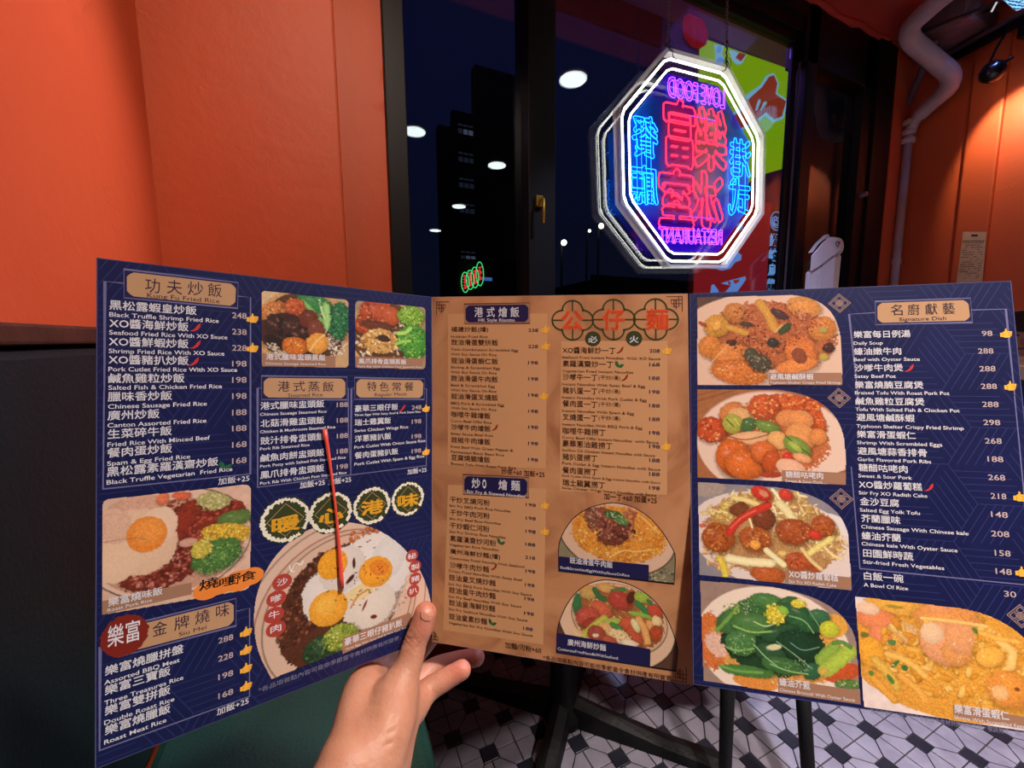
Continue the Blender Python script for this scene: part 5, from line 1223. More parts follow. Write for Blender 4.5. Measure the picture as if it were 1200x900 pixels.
class Painter:
    """lays the printed food picture down as flat colour, point by point on a fine grid (page millimetres)"""
    def __init__(s, outline, bg, step=.42):
        o = np.array(outline); x0, y0 = o.min(0); x1, y1 = o.max(0); nx = max(8, int((x1-x0)/step)); ny = max(8, int((y1-y0)/step))
        s.xs = np.linspace(x0, x1, nx+1); s.ys = np.linspace(y0, y1, ny+1); s.X, s.Y = np.meshgrid(s.xs, s.ys); s.C = np.empty(s.X.shape+(3,)); s.o = o
        g_ = fbm(s.X*.25, s.Y*.25)[..., None]; s.C[:] = lin(bg)*(.86+.28*g_); s.seed = 0
        s.W1 = fbm(s.X*.55+3, s.Y*.55)-.5; s.W2 = fbm(s.X*1.3+40, s.Y*1.3+9)-.5; s.W3 = fbm(s.X*.8, s.Y*2.4+60, 2)-.5
    def ell(s, cx, cy, rx, ry, rot, col, edge=.12, tex=.1, dome=.25):
        R_ = max(rx, ry)*1.35; i0, i1 = np.searchsorted(s.xs, [cx-R_, cx+R_]); j0, j1 = np.searchsorted(s.ys, [cy-R_, cy+R_])
        if i1 <= i0 or j1 <= j0: return
        sl = (slice(j0, j1), slice(i0, i1)); X = s.X[sl]-cx; Y = s.Y[sl]-cy; a = R(rot); c, n = math.cos(a), math.sin(a)
        u = (X*c+Y*n)/rx; v = (-X*n+Y*c)/ry; q = np.sqrt(u*u+v*v)+edge*(s.W1[sl]*1.6+s.W2[sl]*.9)
        soft = .5/min(rx, ry); al = np.clip((1-q)/max(soft, .02)+.5, 0, 1)[..., None]
        sh = 1+dome*(.45-.9*np.clip(q, 0, 1)**2-.35*(X*.5+Y)/max(rx, ry))+tex*2.2*(s.W2[sl]+.5*s.W3[sl])
        if dome > .2: s.C[sl] *= (1-1.1*min(dome, .45)*np.clip(1-(q-1+.12*np.clip(-(X*.4+Y)/max(rx, ry), -1, 1))/.2, 0, 1)*(q > .9))[..., None]   # printed depth between pieces of food
        s.C[sl] = s.C[sl]*(1-al)+np.clip(lin(col)*sh[..., None], 0, 1)*al
        if dome > .3 and min(rx, ry) > 2:
            hq = np.exp(-(((u+.28)/.16)**2+((v+.36)/.1)**2)*(1+2*s.W2[sl]))[..., None]*.35*dome; s.C[sl] = s.C[sl]+(1-s.C[sl])*hq*al
    def scat(s, cx, cy, rx, ry, rot, n, r0, r1, asp, cols, dome):
        a = R(rot); c, m = math.cos(a), math.sin(a); cols = cols.split()
        for _ in range(n):
            t = rng.random()*6.283; k = math.sqrt(rng.random()); u, v = rx*k*math.cos(t), ry*k*math.sin(t); r_ = r0+(r1-r0)*rng.random()
            s.ell(cx+u*c-v*m, cy+u*m+v*c, r_/2*math.sqrt(asp), r_/2/math.sqrt(asp), rng.random()*180, cols[rng.integers(len(cols))], .15, .1, dome)
    def line(s, pts, w, col, tex):
        P = np.array(pts); P = np.array(fillet([(*p, 0) for p in pts], 99, 5))[:, :2] if len(pts) > 2 else P
        x0, y0 = P.min(0)-w; x1, y1 = P.max(0)+w; i0, i1 = np.searchsorted(s.xs, [x0, x1]); j0, j1 = np.searchsorted(s.ys, [y0, y1])
        if i1 <= i0 or j1 <= j0: return
        sl = (slice(j0, j1), slice(i0, i1)); X = s.X[sl]; Y = s.Y[sl]; D = np.full(X.shape, 1e9)
        for a, b in zip(P[:-1], P[1:]):
            e = b-a; L2 = e@e+1e-9; t = np.clip(((X-a[0])*e[0]+(Y-a[1])*e[1])/L2, 0, 1); D = np.minimum(D, np.hypot(X-a[0]-t*e[0], Y-a[1]-t*e[1]))
        q = D/(w/2)+.35*s.W1[sl]; al = np.clip((1-q)*w*1.4+.5, 0, 1)[..., None]; sh = 1+.18-.4*np.clip(q, 0, 1)**2+tex*2*s.W2[sl]
        s.C[sl] = s.C[sl]*(1-al)+np.clip(lin(col)*sh[..., None], 0, 1)*al
    def run(s, prims):
        for p in prims: {'E': s.ell, 'S': s.scat, 'L': s.line}[p[0]](*p[1:])
        mx = s.C.max(-1); sat = np.clip((mx-s.C.min(-1))/(mx+1e-6)*1.6-.75, 0, 1)      # coloured food gets more grain than the plate
        g_ = fbm(s.X*2.1+7, s.Y*2.1, 2)-.5; s.C = np.clip(s.C*(1+(sat*((.55*g_)+.5*s.W2))[..., None]), 0, 1)
    def mesh(s, f):
        """keep the grid cells inside the outline; f maps (x, y arrays) to world points"""
        cx = (s.X[:-1, :-1]+s.X[1:, 1:])/2; cy = (s.Y[:-1, :-1]+s.Y[1:, 1:])/2; ins = np.zeros(cx.shape, bool); o = s.o; n = len(o)
        for i in range(n):
            (xa, ya), (xb, yb) = o[i], o[i-1]
            if ya == yb: continue
            c = ((ya > cy) != (yb > cy)) & (cx < (xb-xa)*(cy-ya)/(yb-ya)+xa); ins ^= c
        j, i = np.nonzero(ins); w = s.X.shape[1]; q = np.stack([j*w+i, j*w+i+1, (j+1)*w+i+1, (j+1)*w+i], 1)
        use, inv = np.unique(q, return_inverse=True); q = inv.reshape(q.shape)
        return f(s.X.ravel()[use], s.Y.ravel()[use]), q, s.C.reshape(-1, 3)[use]
# portrait poster (only its left edge shows past the menu): dark hair, face, pale collar, navy jacket
pt = Painter([(0, 0), (260, 0), (260, 460), (0, 460)], '8a6450', 2)
pt.run([('E', 60, 60, 75, 60, 0, '1c1414', .15, .2, .1), ('E', 62, 135, 66, 95, 0, '9a6a56', .04, .1, .3), ('E', 60, 62, 72, 42, 0, '1a1212', .2, .2, .1), ('E', 36, 118, 12, 5, 0, '2a1a18', .1, 0, 0), ('E', 88, 118, 12, 5, 0, '2a1a18', .1, 0, 0), ('E', 60, 150, 9, 16, 0, '8a5846', .1, 0, .1), ('E', 60, 182, 20, 6, 0, '6a3830', .1, 0, 0), ('E', 60, 300, 120, 80, 0, 'c9a88c', .1, .1, .1), ('L', [(-10, 215), (60, 250), (140, 215)], 10, 'e08a4a', .1), ('L', [(-10, 235), (60, 275), (140, 235)], 8, 'f0d8b0', .1), ('E', 60, 420, 150, 90, 0, '1c2a4a', .1, .2, .1), ('E', 20, 340, 30, 16, 0, 'd8dce0', .3, .2, 0)])
Vp, Fp, Cp = pt.mesh(lambda x, y: np.c_[np.full(len(x), XR-.0045), .83-x/1000., 1.26-y/1000.])
po = box('poster', M['paper'], XR-.004, .568, .79, XR-.001, .832, 1.262, label='portrait poster of a dark-haired person on the right wall at the menu edge', cat='poster')
mk('picture', Vp, Fp, VC, po, cols=Cp)

# ------------------------------------------------------------------ the menu
ux = {}
def pg(p, x, y, w=0):
    T, U, V = [np.array(q) for q in PAGE[p]]
    if p not in ux: n_ = np.cross(V, U); ux[p] = n_/np.linalg.norm(n_)
    x = np.asarray(x, float)[..., None]; y = np.asarray(y, float)[..., None]
    if 0 < w < 1: w = w*.2                       # ink layers lie a few hundredths of a millimetre apart
    return T+U*x/210+V*y/297+ux[p]*w/1000
menu = empty('menu', tuple(pg('B', 0, 297)), 'open three-page restaurant menu, two navy pages around a brown one, held up by a hand', 'menu')
blue = mat('navy_card', (25, 30, 80), .42, (21, 26, 71), nscale=30, spec=.35); brown = None
def brown_mat():
    m = mat('kraft_print', (196, 140, 98), .5, spec=.3); N = m.node_tree.nodes; K = m.node_tree.links; b = N['Principled BSDF']; t = N.new('ShaderNodeTexCoord')
    n = N.new('ShaderNodeTexNoise'); n.inputs['Scale'].default_value = 14; n.inputs['Detail'].default_value = 8; n.inputs['Distortion'].default_value = 1.6; K.new(t.outputs['Object'], n.inputs['Vector'])
    r = N.new('ShaderNodeValToRGB'); r.color_ramp.elements[0].position = .34; r.color_ramp.elements[0].color = srgb((162, 106, 72)); r.color_ramp.elements[1].position = .5; r.color_ramp.elements[1].color = srgb((194, 138, 96))
    e = r.color_ramp.elements.new(.68); e.color = srgb((208, 152, 110)); K.new(n.outputs['Fac'], r.inputs[0]); K.new(r.outputs[0], b.inputs['Base Color']); return m
brown = brown_mat()
flat = lambda n, c, r=.5: mat(n, c, r, spec=.3)
INK = dict(w=flat('white_ink', (232, 232, 240)), p=flat('price_ink', (196, 176, 178)), d=flat('dark_plum_ink', (44, 30, 56)), k=flat('black_ink', (24, 18, 18)), y=flat('yellow_ink', (240, 178, 48)),
 b=flat('brown_ink', (62, 36, 26)), v=flat('navy_ink', (38, 36, 72)), o=flat('vermilion_ink', (236, 92, 48)), gold=flat('gold_ink', (192, 150, 112)), line=flat('line_ink', (112, 112, 156)), pat=flat('pattern_ink', (48, 56, 116)),
 navy=flat('navy_ink_block', (32, 28, 78)), dline=flat('thin_brown_ink', (96, 60, 50)), pan=flat('pale_panel_ink', (210, 158, 112)), band=flat('band_ink', (164, 122, 98)), green=flat('olive_ink', (54, 64, 34)), cream=flat('cream_ink', (236, 230, 214)),
 olive_line=flat('dark_olive_ink', (58, 70, 34)), red=flat('red_ink', (176, 66, 56)), darkred=flat('seal_red_ink', (128, 38, 28)), chili=flat('chili_ink', (200, 56, 56)), chili2=flat('chili_brown_ink', (150, 44, 28)), leaf=flat('leaf_ink', (34, 104, 62)),
 thumb=flat('thumb_ink', (248, 186, 70)), thumbd=flat('thumb_shade_ink', (222, 142, 40)), orange=flat('orange_ink', (238, 138, 58)), nA=flat('faint_ink', (128, 128, 158)), nB=flat('faint_brown_ink', (132, 92, 64)), knot=flat('knot_ink', (178, 150, 140)))
pages = {}
for p, m, lab in (('A', blue, 'navy left page of the menu'), ('B', brown, 'brown middle page of the menu'), ('C', blue, 'navy right page of the menu')):
    n = 12; V = []; F = []
    for w in (0, -.5):
        for j in (0, 1):
            for i in range(n+1): V.append(pg(p, 210*i/n, 297*j, w))
    a = n+1; V = [tuple(v) for v in V]
    for i in range(n): F += [(i, i+1, a+i+1, a+i), (2*a+i, 3*a+i, 3*a+i+1, 2*a+i+1), (i, 2*a+i, 2*a+i+1, i+1), (a+i, a+i+1, 3*a+i+1, 3*a+i)]
    F += [(0, a, 3*a, 2*a), (n, 2*a+n, 3*a+n, a+n)]
    pages[p] = mk('page', V, F, m, menu, label=lab)
# pale cut edge of the card along each page
def strip(b, f, pts, w, closed=False, z=0):
    P = [np.array(q, float) for q in pts]; n = len(P); V = []
    for i in range(n):
        if closed: d_ = P[(i+1) % n]-P[i-1]
        else: d_ = P[min(i+1, n-1)]-P[max(i-1, 0)]
        L = math.hypot(*d_)+1e-9; nx, ny = -d_[1]/L*w/2, d_[0]/L*w/2
        if 0 < i < n-1 or closed:
            e = P[i]-P[i-1]; le = math.hypot(*e)+1e-9; cs = abs((e[0]*d_[0]+e[1]*d_[1])/(le*L)); k = 1/max(cs, .5); nx *= k; ny *= k
        V += [f(P[i][0]+nx, P[i][1]+ny), f(P[i][0]-nx, P[i][1]-ny)]
    b.add(V, [(2*i, 2*i+1, (2*i+3) % (2*n), (2*i+2) % (2*n)) for i in range(n if closed else n-1)])
on = lambda p, w: (lambda x, y: tuple(pg(p, x, y, w)))
for p in 'ABC':
    b = MB(); strip(b, on(p, .06), [(.3, .3), (209.7, .3), (209.7, 296.7), (.3, 296.7)], .35, True); b.build('cut_edge', flat('cut_edge_'+p, (170, 150, 150) if p == 'B' else (84, 84, 128)), pages[p])
# woven line pattern printed over the navy pages
def clip(a, b, x0=1, y0=1, x1=209, y1=296):
    t0, t1 = 0., 1.; d_ = (b[0]-a[0], b[1]-a[1])
    for p_, q_ in ((-d_[0], a[0]-x0), (d_[0], x1-a[0]), (-d_[1], a[1]-y0), (d_[1], y1-a[1])):
        if abs(p_) < 1e-9:
            if q_ < 0: return None
        else:
            r_ = q_/p_
            if p_ < 0: t0 = max(t0, r_)
            else: t1 = min(t1, r_)
    return None if t0 >= t1 else ((a[0]+d_[0]*t0, a[1]+d_[1]*t0), (a[0]+d_[0]*t1, a[1]+d_[1]*t1))
for p in 'AC':
    b = MB(); L = 30.; f = on(p, .08)
    for i in range(-3, 9):
        for j in range(-4, 12):
            ox, oy = L*1.5*i, L*math.sqrt(3)*(j+(i % 2)*.5); E_ = [(math.cos(R(60*k))*L, math.sin(R(60*k))*L) for k in range(6)]
            for k in (0, 2, 4):
                e0, e1 = E_[k], E_[(k+1) % 6 if False else (k+2) % 6]
                for q in range(6):
                    s_ = (ox+e0[0]*q/6, oy+e0[1]*q/6); t_ = (s_[0]+e1[0], s_[1]+e1[1]); c = clip(s_, t_)
                    if c: strip(b, f, c, .38)
    b.build('woven_pattern', INK['pat'], pages[p])
# blocks, frames, plates, caption bands
for p, nm, c, lay, P in SHAPES:
    if nm == 'frame_line': b = MB(); strip(b, on(p, .12), P, .7); b.build(nm, INK[c], pages[p]); continue
    if nm == 'title_plate':
        fill, edge = c.split('|'); Q = np.array(P); cen = Q.mean(0); ex = (Q[1]-Q[0])/np.linalg.norm(Q[1]-Q[0]); ey = (Q[3]-Q[0])/np.linalg.norm(Q[3]-Q[0])
        b = MB(); i_ = 1.3; b.add([tuple(pg(p, *(q+ex*sx_*.4+ey*sy_*.4), .15)) for q, sx_, sy_ in zip(Q, (1, -1, -1, 1), (1, 1, -1, -1))], [(0, 1, 2, 3)])
        under = b.build('plate_ground', INK['navy'] if p != 'B' else INK['band'], pages[p])
        b = MB(); strip(b, on(p, .2), [tuple(q) for q in Q], .6, True); b.build('plate_border', INK[edge], pages[p])
        poly = []; ch = 3.0
        for q, sx_, sy_, first in zip(Q, (1, -1, -1, 1), (1, 1, -1, -1), (0, 1, 0, 1)):
            c0 = q+ex*sx_*i_+ey*sy_*i_; a_, b_ = c0+ey*sy_*ch, c0+ex*sx_*ch; mid = c0+(ex*sx_+ey*sy_)*ch*.42; poly += ([a_, mid, b_] if not first else [b_, mid, a_])
        MB().add([tuple(pg(p, *q, .25)) for q in poly], [tuple(range(len(poly)))]).build('title_plate', INK[fill], pages[p]); continue
    key = {'bandt': 'band', 'navy2': 'navy'}.get(c, c)
    MB().add([tuple(pg(p, x, y, {1: .12, 4: .45}[lay])) for x, y in P], [tuple(range(len(P)))]).build(nm, INK[key], pages[p])
# food pictures
for p, lab, outl, bgc, prims in DISHES:
    P_ = Painter(outl, bgc, .42 if p != 'A' else .4); P_.run(prims)
    V, F, Cc = P_.mesh(lambda x, y: pg(p, x, y, .32)); o = mk('dish_photo', V, F, VC, pages[p], cols=Cc, label='printed picture of '+lab)
    if p == 'B': b = MB(); strip(b, on(p, .36), outl, .7, True); b.build('picture_outline', INK['k'], pages[p])
# icons
def disc(f, x, y, rx, ry, n=40, noise=0, seed=0): 
    rr_ = random.Random(seed); return [tuple(f(x+rx*(1+noise*(rr_.random()-.5))*math.cos(6.2832*k/n), y+ry*(1+noise*(rr_.random()-.5))*math.sin(6.2832*k/n))) for k in range(n)]
TH = [(-.1, -1), (.12, -.9), (.16, -.45), (.9, -.42), (1, -.2), (.85, -.05), (.95, .15), (.8, .3), (.85, .5), (.65, .62), (.6, .85), (-.3, .9), (-.55, .75), (-1, .7), (-1, -.1), (-.6, -.15), (-.2, -.5)]
for n_, (p, k, x, y) in enumerate(ICONS):
    f = on(p, .5); g_ = on(p, .55); pa = pages[p]
    poly = lambda P, s, fx=1, ff=f: [tuple(ff(x+a*s*fx, y+c*s)) for a, c in P]
    def one(nm, ink, *Vs):
        b = MB()
        for V in Vs: b.add(V, [tuple(range(len(V)))])
        return b.build(nm, INK[ink], pa)
    if k == 'thumb':
        t_ = one('thumb_icon', 'thumb', poly(TH, 3.5)); b = MB()
        for q in (-.12, .2, .5): strip(b, g_, [(x+.3*3.5, y+q*3.5), (x+.85*3.5, y+q*3.5)], .4)
        strip(b, g_, [(x-.5*3.5, y-.1*3.5), (x-.5*3.5, y+.7*3.5)], .4); b.build('thumb_icon_shade', INK['thumbd'], pa)
    elif k in ('chili', 'chili2'): one('chili_icon', k, poly([(-1, .75), (-.5, .55), (0, .1), (.3, -.5), (.62, -.8), (.8, -1), (.95, -.9), (.85, -.65), (.8, -.2), (.45, .35), (-.1, .75), (-.6, .9)], 3.0))
    elif k == 'leaf': one('leaf_icon', 'leaf', poly([(-.2, .9), (-.9, .4), (-1.1, -.2), (-.9, -.9), (-.3, -.5), (-.05, .2), (-.1, .8)], 3.0), poly([(-.1, .9), (0, .3), (.5, 0), (1.3, 0), (1, .6), (.5, .95)], 3.0))
    elif k == 'knot':
        b = MB(); s = 7.2
        for cx, cy in ((0, -.5), (0, .5), (-.5, 0), (.5, 0), (0, 0)):
            for r_ in ((.5, .3) if (cx, cy) != (0, 0) else (.34, .16)): strip(b, f, [(x+(cx)*s, y+(cy-r_)*s), (x+(cx+r_)*s, y+cy*s), (x+cx*s, y+(cy+r_)*s), (x+(cx-r_)*s, y+cy*s)], .38, True)
        b.build('knot_ornament', INK['knot'], pa)
    elif k[0] == 'k' and k[1] in 'TB':
        b = MB(); s = 5.; fx = 1 if k[2] == 'L' else -1; fy = 1 if k[1] == 'T' else -1
        for seg in ([(-1, 1.3), (-1, -1), (1.3, -1)], [(-.5, -1), (-.5, .6), (.2, .6), (.2, -.5), (-1, -.5)], [(-1, .1), (.6, .1), (.6, -.5), (-.1, -.5), (-.1, 1)]): strip(b, f, [(x+a*s*fx, y+c*s*fy) for a, c in seg], .6)
        b.build('corner_ornament', INK['dline'], pa)
    elif k == 'quatrefoil':
        b = MB(); s = 16.5; P = []
        for q in range(4):
            for t in range(-10, 11):
                a = R(90*q+t*9); P.append((x+s*(.5*math.cos(R(90*q))+.5*math.cos(a)), y+s*.97*(.5*math.sin(R(90*q))+.5*math.sin(a))))
        strip(b, f, P, 1.3, True)
        for q in range(4): strip(b, f, [(x+s*math.cos(R(90*q)), y+s*math.sin(R(90*q))), (x+.45*s*math.cos(R(90*q)), y+.45*s*math.sin(R(90*q)))], 1.1)
        b.build('quatrefoil_ring', INK['olive_line'], pa)
    elif k == 'green_disc': one('character_disc', 'green', disc(f, x, y, 6.2, 6.0))
    elif k in ('red_disc', 'red_disc2'): one('character_disc', 'red', disc(f, x, y, *((6.2, 5.6) if k == 'red_disc' else (5.4, 5.1)), 28, .05, n_))
    elif k == 'badge': one('seal_badge', 'darkred', disc(f, x, y, 10.6, 12.2, 60, .10, 4))
    elif k == 'orange_badge':
        b = MB()
        for q, (dx, dy, a_, c_) in enumerate([(-11, 1.5, 7.5, 5.8), (-3, .5, 7.5, 5.4), (6, 0, 9, 6.8), (13, -1, 7.5, 6.0)]):
            V = disc(on(p, .47+.02*q), x+dx, y+dy, a_, c_, 30, .04, q); b.add(V, [tuple(range(len(V)))])
        b.build('brush_badge', INK['orange'], pa)
    elif k == 'medallion':
        s = {0: 16.2, 1: 15.6, 2: 15.0, 3: 14.4}[sum(1 for q in ICONS[:n_] if q[1] == 'medallion')]
        one('medallion', 'green', disc(f, x, y, s, s*1.02, 60, .07, n_)); b = MB(); rr_ = random.Random(n_)
        ring = [(6.2832*(q/90)*.96+.9, 1+.0*q) for q in range(91)]
        V = []; F = []
        for q, (a, _) in enumerate(ring):
            for r_ in (.97+rr_.uniform(-.05, .04), .80+rr_.uniform(-.05, .07)+.0*q): V.append(g_(x+s*r_*math.cos(a), y+s*r_*math.sin(a)))
        b.add(V, [(2*q, 2*q+1, 2*q+3, 2*q+2) for q in range(90)]); b.build('medallion_ring', INK['cream'], pa)
        b = MB(); strip(b, g_, [(x, y-s*.72), (x+s*.72, y), (x, y+s*.72), (x-s*.72, y)], .35, True); b.build('medallion_diamond', INK['gold'], pa)
# lettering, one printed sheet of glyphs per ink and page
acc = {}
for p, c, size, bold, s, u, v, w in TEXTS:
    cjk = any(ord(ch) > 0x2e80 for ch in s)
    V, F = glyphs(s, 0 if cjk else {0: .0, 1: .008, 2: .014, 3: .02}[bold], 2 if cjk else 3)
    if not len(V): continue
    if cjk and bold: V, F = thicken(V, F, {1: .008, 2: .016, 3: .036}[bold])
    x0, x1 = V[:, 0].min(), V[:, 0].max(); y0 = V[:, 1].min() if cjk and size > 4.0 else 0
    hgt = V[:, 1].max()-y0; sy = size if not cjk else size/hgt*1.0
    if not cjk: sy = size*(1.2 if c == 'p' else .95)
    X = u+(V[:, 0]-x0)/(x1-x0)*w; Y = v-(V[:, 1]-y0)*sy
    if c == 'n': c = 'nB' if p == 'B' else 'nA'
    if c in 'ykod' or size > 12 or len(s) == 1 or (p == 'B' and c == 'w'): mk('character' if len(s) == 1 else 'lettering', pg(p, X, Y, .62), F, INK[c], pages[p]); continue
    A_ = acc.setdefault((p, c), [[], []]); n = len(A_[0]); A_[0] += [tuple(q) for q in pg(p, X, Y, .62)]; A_[1] += [tuple(i+n for i in q) for q in F]
nm = dict(w='white', p='price', d='title', k='badge', y='medallion', b='dish name', v='price', o='large title')
for (p, c), (V, F) in acc.items(): mk('lettering', V, F, INK[c], pages[p], label={'w': 'white dish names', 'p': 'pale grey prices', 'd': 'dark title lettering', 'k': 'black brush lettering', 'y': 'yellow brush lettering', 'b': 'brown dish names', 'v': 'navy prices', 'o': 'vermilion title lettering', 'nA': 'faint grey footnote', 'nB': 'faint brown footnote'}[c])
# thin red stirrer lying across the left page
sa, sb_ = STIR
q = [pg('A', sa[0]+(sb_[0]-sa[0])*t+1.6*math.sin(math.pi*t), sa[1]+(sb_[1]-sa[1])*t, 2.2) for t in [k/14 for k in range(15)]]
MB().tube(q, [.0017-.0007*math.sin(math.pi*min(1, k/14*1.1)) for k in range(15)], 10).build('drink_stirrer', mat('coral_plastic', (236, 84, 70), .35), smooth=True, label='thin coral red plastic stirrer lying across the left menu page', cat='stirrer')

# ------------------------------------------------------------------ the hand
def cone_sdf(P, a, b):
    A = np.array(a[:3]); B = np.array(b[:3]); e = B-A; t = np.clip(((P-A)@e)/(e@e), 0, 1); t2 = t*t*(3-2*t)*.5+t*.5
    return np.linalg.norm(P-A-t[..., None]*e, axis=-1)-(a[3]+(b[3]-a[3])*t2)
def smin(a, b, k):
    hh = np.clip(.5+.5*(b-a)/k, 0, 1); return b*(1-hh)+a*hh-k*hh*(1-hh)
def catmull(c, n=5):
    P = [np.array(q) for q in c]; P = [2*P[0]-P[1]]+P+[2*P[-1]-P[-2]]; out = []
    for i in range(1, len(P)-2):
        for k in range(n):
            t = k/n; out.append(.5*((2*P[i])+(-P[i-1]+P[i+1])*t+(2*P[i-1]-5*P[i]+4*P[i+1]-P[i+2])*t*t+(-P[i-1]+3*P[i]-3*P[i+1]+P[i+2])*t**3))
    return out+[P[-2]]
def hand_field(P):
    D = None
    for n_, (c, k) in enumerate(HAND_CHAINS):
        c = catmull(c, 4); dd = None
        for a, b in zip(c[:-1], c[1:]):
            q = cone_sdf(P, a, b); dd = q if dd is None else np.minimum(dd, q)
        D = dd if D is None else smin(D, dd, k)
    # skin folds over the thumb joint and fanned wrinkles at its root
    tip = np.array(HAND_CHAINS[6][0][-1][:3]); ip = np.array(HAND_CHAINS[6][0][2][:3]); ax_ = (tip-ip)/np.linalg.norm(tip-ip)
    for n_, c in enumerate(THUMB_CREASES):
        dv = P-np.array(c); s_ = dv@ax_+.0012*np.sin(dv[..., 0]*900+n_); r_ = np.linalg.norm(dv, axis=-1); D = D+(.0011 if n_ < 3 else .0006)*np.exp(-(s_/.0008)**2)*np.exp(-(r_/.0095)**4)
    for a, b in WRIST_CREASES:
        A = np.array(a); B = np.array(b); e = B-A; t = np.clip(((P-A)@e)/(e@e), 0, 1); dv = P-A-t[..., None]*e; dv = dv-((dv@VIEW)[..., None])*VIEW
        D = D+.0010*np.exp(-(np.linalg.norm(dv, axis=-1)/.0012)**2)*np.sin(math.pi*np.clip(t, .02, .98))
    return D
VIEW = np.array((math.sin(R(24))*.9, math.cos(R(24))*.9, -.35)); VIEW /= np.linalg.norm(VIEW)
def surface_nets(f, lo, hi, h_):
    ax_ = [np.arange(lo[i], hi[i], h_) for i in range(3)]; n = [len(a) for a in ax_]
    D = np.empty(n, np.float32)
    for i0 in range(0, n[0], 24):
        G = np.stack(np.meshgrid(ax_[0][i0:i0+24], ax_[1], ax_[2], indexing='ij'), -1); D[i0:i0+24] = f(G)
    S_ = D < 0; c = np.zeros([k-1 for k in n], int)
    for dx in (0, 1):
        for dy in (0, 1):
            for dz in (0, 1): c += S_[dx:n[0]-1+dx, dy:n[1]-1+dy, dz:n[2]-1+dz]
    act = (c > 0) & (c < 8); I = np.argwhere(act); ids = -np.ones(act.shape, int); ids[tuple(I.T)] = np.arange(len(I))
    acc_ = np.zeros((len(I), 3)); cnt = np.zeros(len(I)); cor = [(a, b, c_) for a in (0, 1) for b in (0, 1) for c_ in (0, 1)]
    for a in cor:
        for k in range(3):
            if a[k] == 0:
                b = list(a); b[k] = 1; d0_ = D[I[:, 0]+a[0], I[:, 1]+a[1], I[:, 2]+a[2]]; d1_ = D[I[:, 0]+b[0], I[:, 1]+b[1], I[:, 2]+b[2]]; x = (d0_ < 0) != (d1_ < 0)
                t = np.where(x, d0_/(d0_-d1_+1e-12), 0); p = np.array(a, float)+np.outer(t, np.eye(3)[k]); acc_[x] += p[x]; cnt[x] += 1
    V = np.array(lo)+h_*(I+acc_/cnt[:, None]); F = []
    for k in range(3):
        a, b = (k+1) % 3, (k+2) % 3; sl0 = [slice(None)]*3; sl1 = [slice(None)]*3; sl0[k] = slice(0, n[k]-1); sl1[k] = slice(1, n[k])
        x = S_[tuple(sl0)] != S_[tuple(sl1)]; J = np.argwhere(x); J = J[(J[:, a] > 0) & (J[:, b] > 0) & (J[:, a] < n[a]-1) & (J[:, b] < n[b]-1)]
        e = np.zeros(3, int); ea = e.copy(); ea[a] = 1; eb = e.copy(); eb[b] = 1
        q = np.stack([ids[tuple((J-ea-eb).T)], ids[tuple((J-eb).T)], ids[tuple(J.T)], ids[tuple((J-ea).T)]], 1)
        fl = S_[tuple(J.T)]; q[~fl] = q[~fl][:, ::-1]; F.append(q)
    return V, np.concatenate(F)
allp = np.array([q for c, _ in HAND_CHAINS for q in c]); lo = allp[:, :3].min(0)-.02; hi = allp[:, :3].max(0)+.02
HV, HF = surface_nets(hand_field, lo, hi, .00105)
skin = mat('skin', (222, 158, 132), .48, (212, 146, 120), .12, 420, nscale=70, sss=.25, spec=.4)
hc_ = np.tile(lin((182, 128, 104)), (len(HV), 1)); pink = lin((190, 106, 90)); knu = lin((146, 84, 66)); pale_ = lin((234, 184, 156))
for c in [q[0][-1] for q in HAND_CHAINS[6:]]: w = np.exp(-(np.linalg.norm(HV-np.array(c[:3]), axis=1)/.016)**2)[:, None]*.75; hc_ = hc_*(1-w)+pink*w
for c in THUMB_CREASES[:2]+[q[0][1] [:3] for q in HAND_CHAINS[9:]]: w = np.exp(-(np.linalg.norm(HV-np.array(c), axis=1)/.007)**2)[:, None]*.5; hc_ = hc_*(1-w)+knu*w
w = (fbm(HV[:, 0]*220+HV[:, 2]*90, HV[:, 2]*220-HV[:, 1]*130)[:, None]-.5)*.5; hc_ = hc_*(1+w*np.array([.25, .55, .55]))
a_ = skin.node_tree.nodes.new('ShaderNodeVertexColor'); a_.layer_name = 'print'; skin.node_tree.links.new(a_.outputs[0], skin.node_tree.nodes['Principled BSDF'].inputs['Base Color'])
hand = mk('hand', HV, HF, skin, smooth=True, cols=hc_, label='left hand with bare forearm holding the menu fold between thumb and fingers', cat='hand')
# thumbnail: a curved plate laid on the thumb's end
c0, cu, cr, cb = [np.array(q) for q in THUMB_NAIL]; eu = cu-c0; er = cr-c0; dirn = (cb-c0)/np.linalg.norm(cb-c0)
V = []; nu, nv = 14, 14
for i in range(nu+1):
    for j in range(nv+1):
        a, b_ = -1+2*i/nu, -1+2*j/nv
        x_, y_ = a*math.sqrt(1-b_*b_/2)*.98, b_*math.sqrt(1-a*a/2)*.92
        p0 = c0+er*x_+eu*y_-dirn*.012; t = np.linspace(0, .03, 61); L_ = p0+np.outer(t, dirn); D_ = hand_field(L_); k = np.argmax(D_ < 0) if (D_ < 0).any() else 40
        V.append(L_[k]-dirn*(.00075+.0004*(1-max(abs(x_), abs(y_)))))
V += [v+dirn*.0012 for v in V]; n2 = (nu+1)*(nv+1)
F = [(i*(nv+1)+j, (i+1)*(nv+1)+j, (i+1)*(nv+1)+j+1, i*(nv+1)+j+1) for i in range(nu) for j in range(nv)]
edge = [j for j in range(nv)]+[i*(nv+1)+nv for i in range(nu)]+[nu*(nv+1)+j for j in range(nv, 0, -1)]+[i*(nv+1) for i in range(nu, 0, -1)]
